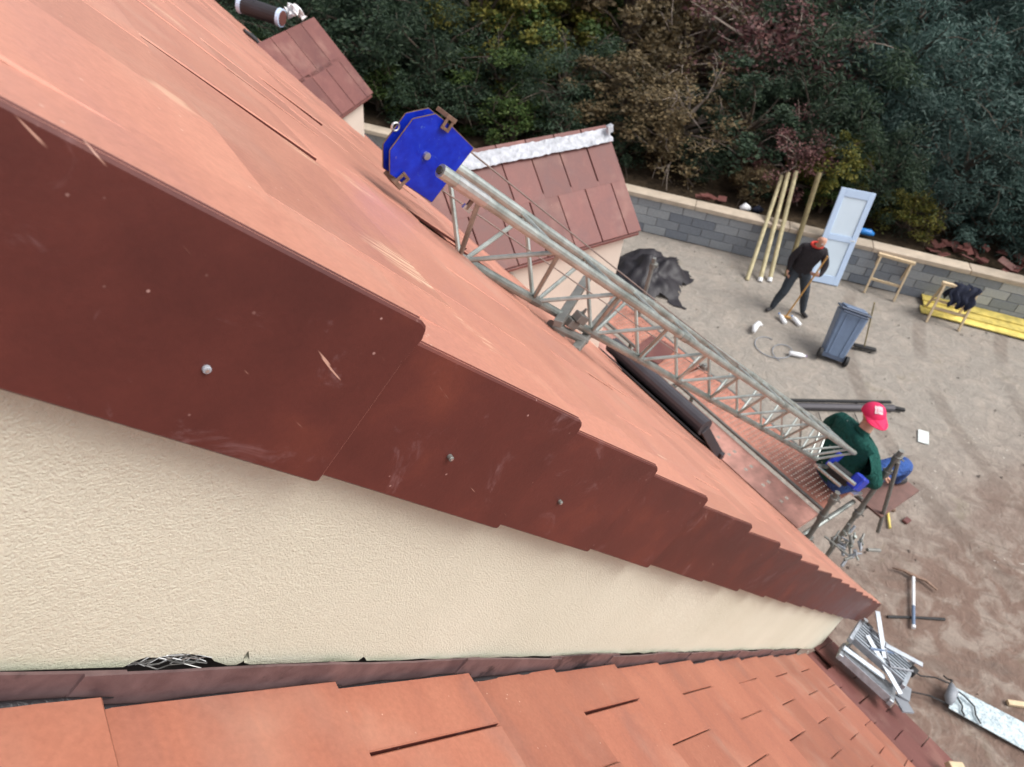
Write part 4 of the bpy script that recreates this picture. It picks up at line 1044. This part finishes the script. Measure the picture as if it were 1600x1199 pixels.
# hammer
hm = thing('hammer', (8.5, 1.55, 0), 'hammer with yellow handle lying on the reddish dirt', 'hammer')
MB().tube([V(8.40, 1.45, .02), V(8.66, 1.66, .02)], .018, 8).build('handle', 'wood_yellow', hm); MB().bar(V(8.60, 1.76, .025), V(8.76, 1.60, .025), .045, .045).build('head', 'rust', hm, bevel=.006)
o = MB().box((8.75, 1.40, .02), (1, 0, 0), (0, 1, 0), (0, 0, 1), .06, .04, .02).build('brick_shard', 'tile_dark', None, loc=(8.75, 1.4, 0), bevel=.008); tag(o, 'small russet tile shard beside the hammer', 'shard')
o = MB().bar(V(7.38, -.80, .025), V(7.55, -.94, .025), .06, .045).build('wood_offcut', 'wood_new', None, loc=(7.46, -.87, 0), bevel=.004); tag(o, 'short pale wood offcut above the mottled sheet', 'offcut')
# mottled sheet with dark bag and cords
o = MB().prism([V(6.94, -.33, .06), V(6.66, -.45, .05), V(7.16, -1.56, .03), V(7.50, -1.46, .04)], (0, 0, .012)).build('metal_sheet', 'sheet', None, loc=(7.0, -.8, 0)); tag(o, 'long mottled pale metal sheet lying on the dirt', 'sheet')
bg_ = thing('tool_bag', (6.78, -.36, .07), 'small dark bag with cords at the end of the mottled sheet', 'bag')
m = MB(); m.tube([V(6.66, -.42, .10), V(6.72, -.39, .13), V(6.82, -.36, .14), V(6.92, -.31, .10)], [.03, .06, .06, .025], 9); m.build('body', 'slate', bg_, smooth=True)
for a, b, c_ in ((V(6.90, -.30, .12), V(6.72, -.05, .06), V(6.60, .10, .2)), (V(6.66, -.42, .1), V(6.45, -.1, .05), V(6.40, .08, .15)), (V(6.85, -.36, .15), V(6.92, -.6, .09), V(6.80, -.75, .08)), (V(6.80, -.36, .15), V(6.80, -.52, .09), V(6.72, -.60, .08)), (V(6.93, -.3, .1), V(7.02, -.30, .05), V(7.0, -.2, .03))):
    MB().tube([a, (a+b)/2+V(.02, .02, 0), b, (b+c_)/2+V(-.02, .01, 0), c_], .010, 6).build('cord', 'rubber', bg_, smooth=True)
# bundle of aluminium gratings on the skirt of the lower roof
def grating(c, ux, uy, un, L, Wd, n, label):
    c = Vector(c); ux = Vector(ux).normalized(); un = Vector(un).normalized(); uy = un.cross(ux).normalized()
    t = thing('grating', tuple(c), label, 'grating', 'aluminium gratings on the lower roof')
    for i in range(n):
        y_ = -Wd/2+Wd*i/(n-1); MB().box(c+uy*y_, ux, uy, un, L/2, Wd/n*.30, .026).build('slat', 'alu', t)
    for sg in (-1, 1): MB().box(c+ux*(L/2+.012)*sg-un*.004, ux, uy, un, .016, Wd/2+.03, .022).build('end_rail', 'alu', t, bevel=.004)
    for sg in (-1, 1): MB().tube([c+ux*(L/2)*sg+uy*(Wd/2+.02)-un*.03, c+ux*(L/2)*sg+uy*(Wd/2+.02)+un*.05], .018, 8).build('corner_stud', 'steel', t)
    return t
ux_ = V(.16, -1, -.10)
grating(V(3.60, .19, 3.20), ux_, None, SKN, .36, .20, 7, 'lower aluminium grating resting on the russet roof skirt')
grating(V(3.79, .22, 3.235), ux_, None, V(.30, 0, .95), .38, .22, 8, 'upper aluminium grating strapped on its neighbour, nearer the yard')
for i, (q, a, L_) in enumerate(((V(3.70, .16, 3.275), 1.9, .40), (V(3.86, .30, 3.30), 2.35, .34), (V(3.60, .24, 3.262), 1.25, .30), (V(3.88, .12, 3.285), 1.05, .26))):
    d = V(math.cos(a), -math.sin(a), -.12).normalized(); o = MB().box(q, d, V(-d.y, d.x, 0).normalized(), (.2, 0, 1), L_/2, .016, .004).build('metal_strip', 'alu', None, loc=tuple(q))
    tag(o, ('loose metal strip lying across the lower grating', 'loose metal strip over the wall end of the upper grating', 'short loose metal strip on the roof side of the gratings', 'shortest loose metal strip on the yard side of the gratings')[i], 'metal strip', 'loose strips on the gratings')
st_ = thing('strap', (3.8, .2, 3.2), 'blue grey strap tied round the gratings', 'strap')
MB().tube([V(3.92, .42, 3.20), V(3.86, .32, 3.275), V(3.80, .22, 3.285), V(3.72, .12, 3.285), V(3.86, .02, 3.25)], .008, 6).build('band', 'slate', st_); MB().tube([V(3.70, .28, 3.295), V(3.84, .17, 3.275)], .010, 6).build('band', 'bin', st_)
for sg in (.39, .02): MB().box((3.90, sg, 3.20), (1, 0, 0), (0, 1, 0), (0, 0, 1), .03, .025, .03).build('buckle', 'rubber', st_, bevel=.008)
for i, (q, r_) in enumerate(((V(3.80, -.035, 3.10), .3), (V(3.70, -.075, 3.12), .9))):
    d = V(math.cos(r_), math.sin(r_), -.35).normalized(); m = MB().box(q, d, V(-d.y, d.x, 0).normalized(), SKN, .075, .038, .006)
    o = m.build('slate_piece', 'slate', None, loc=tuple(q)); tag(o, ('grey slate piece tucked under the upper grating', 'grey slate piece lying nearest the tile edge below the gratings')[i], 'slate', 'slates by the gratings')
o = MB().bar(V(3.50, -.46, 3.24), V(3.62, -.52, 3.18), .05, .04).build('wood_block', 'wood_new', None, loc=(3.55, -.5, 3.2), bevel=.004); tag(o, 'small wooden block on the lower roof at the picture bottom', 'wood block')
# roll and rags on the farther dormer
rl = thing('membrane_roll', (2.4, 8.1, 5.3), 'black roll of membrane with pale ends on the farther dormer ridge', 'roll')
ra, rb = V(2.30, 8.28, 5.36), V(2.62, 7.90, 5.30); rd_ = rb-ra
MB().tube([ra+rd_*.08, ra+rd_*.92], .088, 18).build('roll', 'black_film', rl); MB().tube([ra, ra+rd_*.09], .092, 18).build('end_band', 'door_white', rl); MB().tube([ra+rd_*.90, ra+rd_*.98], .092, 18).build('end_band', 'door_white', rl); MB().tube([ra+rd_*.97, rb], .075, 18).build('end_face', 'tile_dark', rl)
m = MB(); 
for i in range(9):
    for j in range(7):
        u_, v_ = i/8-.5, j/6-.5; m.v.append((2.80+u_*.14+random.uniform(-.03, .03), 8.05+v_*.26+random.uniform(-.03, .03), 5.28+.14*(.5-abs(u_))+random.uniform(-.04, .05)))
m.f = [(i*7+j, (i+1)*7+j, (i+1)*7+j+1, i*7+j+1) for i in range(8) for j in range(6)]
o = m.build('rag', 'white_cloth', None, loc=(2.8, 8.05, 5.25)); md = o.modifiers.new('t', 'SOLIDIFY'); md.thickness = .01; tag(o, 'crumpled white rag beside the black roll on the dormer', 'rag')
# behind the wall: bags, bottle, shards
for i, (q, mt, lb) in enumerate(((wp(2.25, .42, .86), 'white_pl', 'small white bag behind the coping left of the poles'), (wp(2.52, .46, .86), 'navy_cloth', 'small dark bag behind the coping left of the poles'))):
    m = MB(); m.tube([q+V(-.1, .05, .02), q+V(0, 0, .06), q+V(.1, -.05, .02)], [.04, .09, .05], 9); tag(m.build('bag', mt, None, loc=tuple(q), smooth=True), lb, 'bag')
m = MB().tube([wp(4.55, .50, .92), wp(4.62, .5, .94), wp(4.86, .5, .94), wp(4.95, .5, .92)], [.04, .07, .07, .03], 10); tag(m.build('blue_can', 'blue_pl', None, loc=tuple(wp(4.7, .5, .86)), smooth=True), 'blue plastic can lying behind the coping right of the door', 'can')
for i in range(40):
    far_ = i >= 35
    l, d = (random.uniform(6.1, 9.3), random.uniform(.35, .95)) if not far_ else (random.uniform(.6, 1.8), random.uniform(.35, .6))
    q = wp(l, d, .88+random.uniform(0, .12)); a = random.uniform(0, 3); tl = V(math.cos(a), math.sin(a), random.uniform(-.3, .3)).normalized(); n2 = V(random.uniform(-.4, .4), random.uniform(-.4, .4), 1).normalized(); t2 = n2.cross(tl).normalized()
    o = MB().box(q, tl, t2, tl.cross(t2), random.uniform(.07, .17), random.uniform(.05, .1), .01).build('tile_shard', 'tile_dark', None, loc=tuple(q))
    tag(o, 'broken russet roof tile shard dumped behind the wall coping', 'tile shard', 'tile shards behind the wall')

# ================================================================== TREES
def leaf_cloud(name, nclump, per, sz, asp, rx, rz, droop, seed, flat=0.0, spread=.34):
    r = np.random.default_rng(seed)
    th = r.uniform(0, 2*np.pi, nclump); u = r.uniform(-.75, 1, nclump); rad = r.uniform(.35, 1, nclump)**.5
    rr = np.sqrt(np.maximum(0, 1-u**2))
    C_ = np.stack([rr*np.cos(th)*rx*rad, rr*np.sin(th)*rx*rad, u*rz*rad], 1)
    C_ *= (1+.22*np.sin(th*3+seed))[:, None]
    n = nclump*per
    cs = np.repeat(C_, per, 0); scl = np.repeat(r.uniform(.6, 1.3, nclump), per)[:, None]
    off = r.normal(0, 1, (n, 3)); off /= np.linalg.norm(off, axis=1)[:, None]; off *= (r.uniform(0, 1, n)**.45)[:, None]
    off *= np.array([spread, spread, spread*.72])*scl
    P_ = cs+off; P_[:, 2] -= droop*np.linalg.norm(off[:, :2], axis=1)
    d = r.normal(0, 1, (n, 3)); d[:, 2] = d[:, 2]*.5-droop; d += off*2.0; d /= np.linalg.norm(d, axis=1)[:, None]
    b = r.normal(0, 1, (n, 3)); b[:, 2] *= .6; b -= d*(b*d).sum(1)[:, None]; b /= np.linalg.norm(b, axis=1)[:, None]
    s_ = r.uniform(.6, 1.3, n)[:, None]*sz
    a0 = P_-d*s_*.5; a1 = P_+b*s_*asp*.5; a2 = P_+d*s_*.5; a3 = P_-b*s_*asp*.5
    vs = np.stack([a0, a1, a2, a3], 1).reshape(-1, 3); me = bpy.data.meshes.new(name)
    me.vertices.add(4*n); me.vertices.foreach_set('co', vs.ravel()); me.loops.add(4*n); me.loops.foreach_set('vertex_index', np.arange(4*n))
    me.polygons.add(n); me.polygons.foreach_set('loop_start', np.arange(0, 4*n, 4)); me.polygons.foreach_set('loop_total', np.full(n, 4)); me.update(); me.validate()
    me.materials.append(MT['leaf_dark']); return me, C_
def trunk_mesh(name, h0, C_, seed, nb=26, pale=False, r0=.12):
    r = np.random.default_rng(seed); m = MB()
    top = V(r.uniform(-.2, .2), r.uniform(-.2, .2), .35)
    m.tube([V(0, 0, -h0), V(.06, -.04, -h0*.5), V(0, .05, -.2), top], [r0, r0*.8, r0*.55, r0*.25], 8)
    for i in r.choice(len(C_), min(nb, len(C_)), replace=False):
        e = Vector(C_[i]); b = V(0, 0, min(.2, e.z*.4-.5)); mid = b+(e-b)*.5+V(r.uniform(-.15, .15), r.uniform(-.15, .15), r.uniform(-.05, .25)); ex = e+(e-mid)*.25
        m.tube([b, mid, e, ex], [r0*.38, r0*.24, r0*.12, .006], 5)
        for _ in range(3):
            t_ = V(*r.normal(0, .32, 3)); m.tube([e+(mid-e)*.3, e+t_*.5, e+t_], [.014, .010, .004], 4)
    me = bpy.data.meshes.new(name); me.from_pydata(m.v, [], m.f); me.materials.append(MT['bark_pale' if pale else 'bark']); return me
VAR = {}
for key, args, pale in (('broad', dict(nclump=95, per=120, sz=.115, asp=.62, rx=1.75, rz=1.7, droop=.1, seed=1), False),
                        ('broad2', dict(nclump=80, per=130, sz=.105, asp=.6, rx=1.6, rz=1.9, droop=.15, seed=2), False),
                        ('fern', dict(nclump=105, per=150, sz=.15, asp=.18, rx=1.8, rz=1.7, droop=.55, seed=3, spread=.42), False),
                        ('fern2', dict(nclump=95, per=160, sz=.16, asp=.17, rx=1.6, rz=1.9, droop=.7, seed=4, spread=.45), False),
                        ('sparse', dict(nclump=85, per=70, sz=.095, asp=.62, rx=1.7, rz=1.7, droop=.1, seed=5, spread=.40), True),
                        ('bush', dict(nclump=60, per=90, sz=.10, asp=.55, rx=1.0, rz=.8, droop=.2, seed=6, spread=.3), False)):
    me, C_ = leaf_cloud('crown_'+key, **args); VAR[key] = (me, trunk_mesh('trunk_'+key, 2.6, C_, args['seed'], 34 if pale else 22, pale))
Rm = np.array([[RX.x, RX.y, RX.z], [RD.x, RD.y, RD.z], [RF.x, RF.y, RF.z]])
def place_tree(pos, z, sx, sz_, var, mat, label, nm, grp, cat):
    t = thing(nm, tuple(pos), label, cat, grp)
    a = random.uniform(0, 6.28)
    for part, i in (('crown', 0), ('trunk', 1)):
        o = bpy.data.objects.new(part, VAR[var][i]); COL.objects.link(o); o.parent = t
        o.location = (0, 0, z); o.rotation_euler = (0, 0, a); o.scale = (sx, sx, sz_)
        if i == 0:
            o.material_slots[0].link = 'OBJECT'; o.material_slots[0].material = MT[mat]
    return t
# (distance along the wall, distance behind it, crown height, width scale, height scale, shape, leaf, look, where)
TREES = []
def T(*a): TREES.append(a)
# rows: (distances along the wall) per distance behind it; leaf colour follows where each kind grows
KIND = {'leaf_dark': ('dark green', ('fern', 'broad', 'fern2', 'broad2')), 'leaf_green': ('mid green', ('broad', 'broad2')), 'leaf_yellow': ('yellow-green', ('broad2', 'broad')),
        'leaf_brown': ('olive brown', ('sparse', 'broad')), 'leaf_red': ('wine-red', ('sparse', 'sparse')), 'leaf_blue': ('blue-green feathery', ('fern', 'fern2'))}
def row(d, size, wz, items):
    for i, (l, mt) in enumerate(items):
        nm_, vr = KIND[mt]; T(l, d+random.uniform(-.25, .25), 2, size*random.uniform(.9, 1.12), wz*random.uniform(.88, 1.12), vr[i % len(vr)], mt, nm_+' tree')
Dk, Gr, Ye, Br, Re, Bl = 'leaf_dark', 'leaf_green', 'leaf_yellow', 'leaf_brown', 'leaf_red', 'leaf_blue'
row(2.2, .66, .62, ((-9.4, Dk), (-7.5, Dk), (-5.7, Dk), (-4.0, Gr), (-2.5, Dk), (-1.0, Br), (.5, Br), (1.9, Dk), (6.5, Bl), (8.2, Bl), (10, Bl)))
row(1.7, .42, .46, ((3.0, Re), (3.9, Ye), (4.9, Dk)))
row(3.7, .78, .95, ((-5.0, Ye), (-3.9, Ye)))
row(2.9, .6, .6, ((3.4, Dk), (5.0, Bl)))
row(5.2, .95, .95, ((-11.5, Dk), (-9.2, Dk), (-7.0, Dk), (-5.0, Ye), (-3.4, Gr), (-1.6, Br), (.2, Br), (1.9, Re), (3.4, Dk), (5.2, Bl), (7.2, Bl), (9.4, Bl), (11.5, Bl)))
row(8.6, 1.15, 1.15, ((-15, Dk), (-12.4, Dk), (-9.8, Dk), (-7.4, Ye), (-5.2, Ye), (-3.0, Br), (-.8, Br), (1.4, Re), (3.6, Dk), (5.8, Bl), (8.2, Bl), (11, Bl)))
row(13.2, 1.55, 1.6, ((-19, Dk), (-16, Dk), (-13, Dk), (-10, Ye), (-7, Br), (-4, Br), (-1, Br), (2, Dk), (5, Bl), (8, Bl), (11.5, Bl)))
T(1.0, 1.3, .9, .40, .40, 'bush', 'leaf_dark', 'low dark bush'); T(3.9, 1.2, .9, .35, .4, 'bush', 'leaf_green', 'low green bush'); T(5.6, 1.1, .8, .45, .5, 'bush', 'leaf_yellow', 'low yellow-green bush'); T(7.3, 1.5, .9, .5, .5, 'bush', 'leaf_blue', 'low blue-green bush'); T(-.8, 1.4, .9, .5, .5, 'bush', 'leaf_dark', 'low dark bush'); T(2.4, 1.1, .75, .4, .4, 'bush', 'leaf_brown', 'low brown bush')
T(9.2, 1.6, 1.0, .55, .5, 'bush', 'leaf_blue', 'low blue-green bush')
for i in range(8): T(-10.2+i*1.15, 1.25, 1.0, .62, .62, 'bush', 'leaf_dark' if i % 3 else 'leaf_green', 'low dark bush' if i % 3 else 'low mid green bush')
WORDS = ['beyond the farther dormer', 'above the hoist pulley head', 'above the foil-topped dormer', 'left of the timber poles', 'above the timber poles', 'above the white door', 'above the first sawhorse', 'at the right edge of the picture']
def spot(pos):
    v = np.array(pos)-np.array([0, 0, H]); c = Rm @ v; px = 800+1076.6*c[0]/c[2]
    for lim, wd in ((560, 0), (760, 1), (950, 2), (1120, 3), (1230, 4), (1350, 5), (1470, 6), (99999, 7)):
        if px < lim: return WORDS[wd]
seen = {}
NEWT = []
rowname = lambda d: 'hugging the wall' if d < 3.5 else ('in the second row' if d < 6.5 else ('in the third row' if d < 11 else 'in the last row'))
for (l, d, zc, sx, sz_, var, mat, look) in TREES:
    pos = wp(l, d, .80+min(d, 14)*.03-.02)
    nm = 'bush' if var == 'bush' else 'tree'
    # stretch the trunk so that the crown sits at its height
    zc = 1.35*sz_*1.15+.1 if nm == 'tree' else zc*.6; sx = sx*1.38; sz_ = sz_*1.15
    lab = '%s %s %s' % (look, rowname(d), spot(pos+V(0, 0, zc)))
    t = place_tree(pos, zc, sx, sz_, var, mat, lab, nm, 'trees behind the wall', 'bush' if nm == 'bush' else 'tree')
    seen.setdefault(lab, []).append((l, t))
for lab, ts in seen.items():
    if len(ts) > 1:
        ts.sort(key=lambda x: x[0])
        wd = ['leftmost', 'rightmost'] if len(ts) == 2 else ['leftmost', 'second', 'third', 'fourth', 'fifth', 'sixth']
        for (l, t), q in zip(ts, wd): t['label'] = q+' '+lab
for o in bpy.data.objects:
    if '_o' in o: del o['_o']
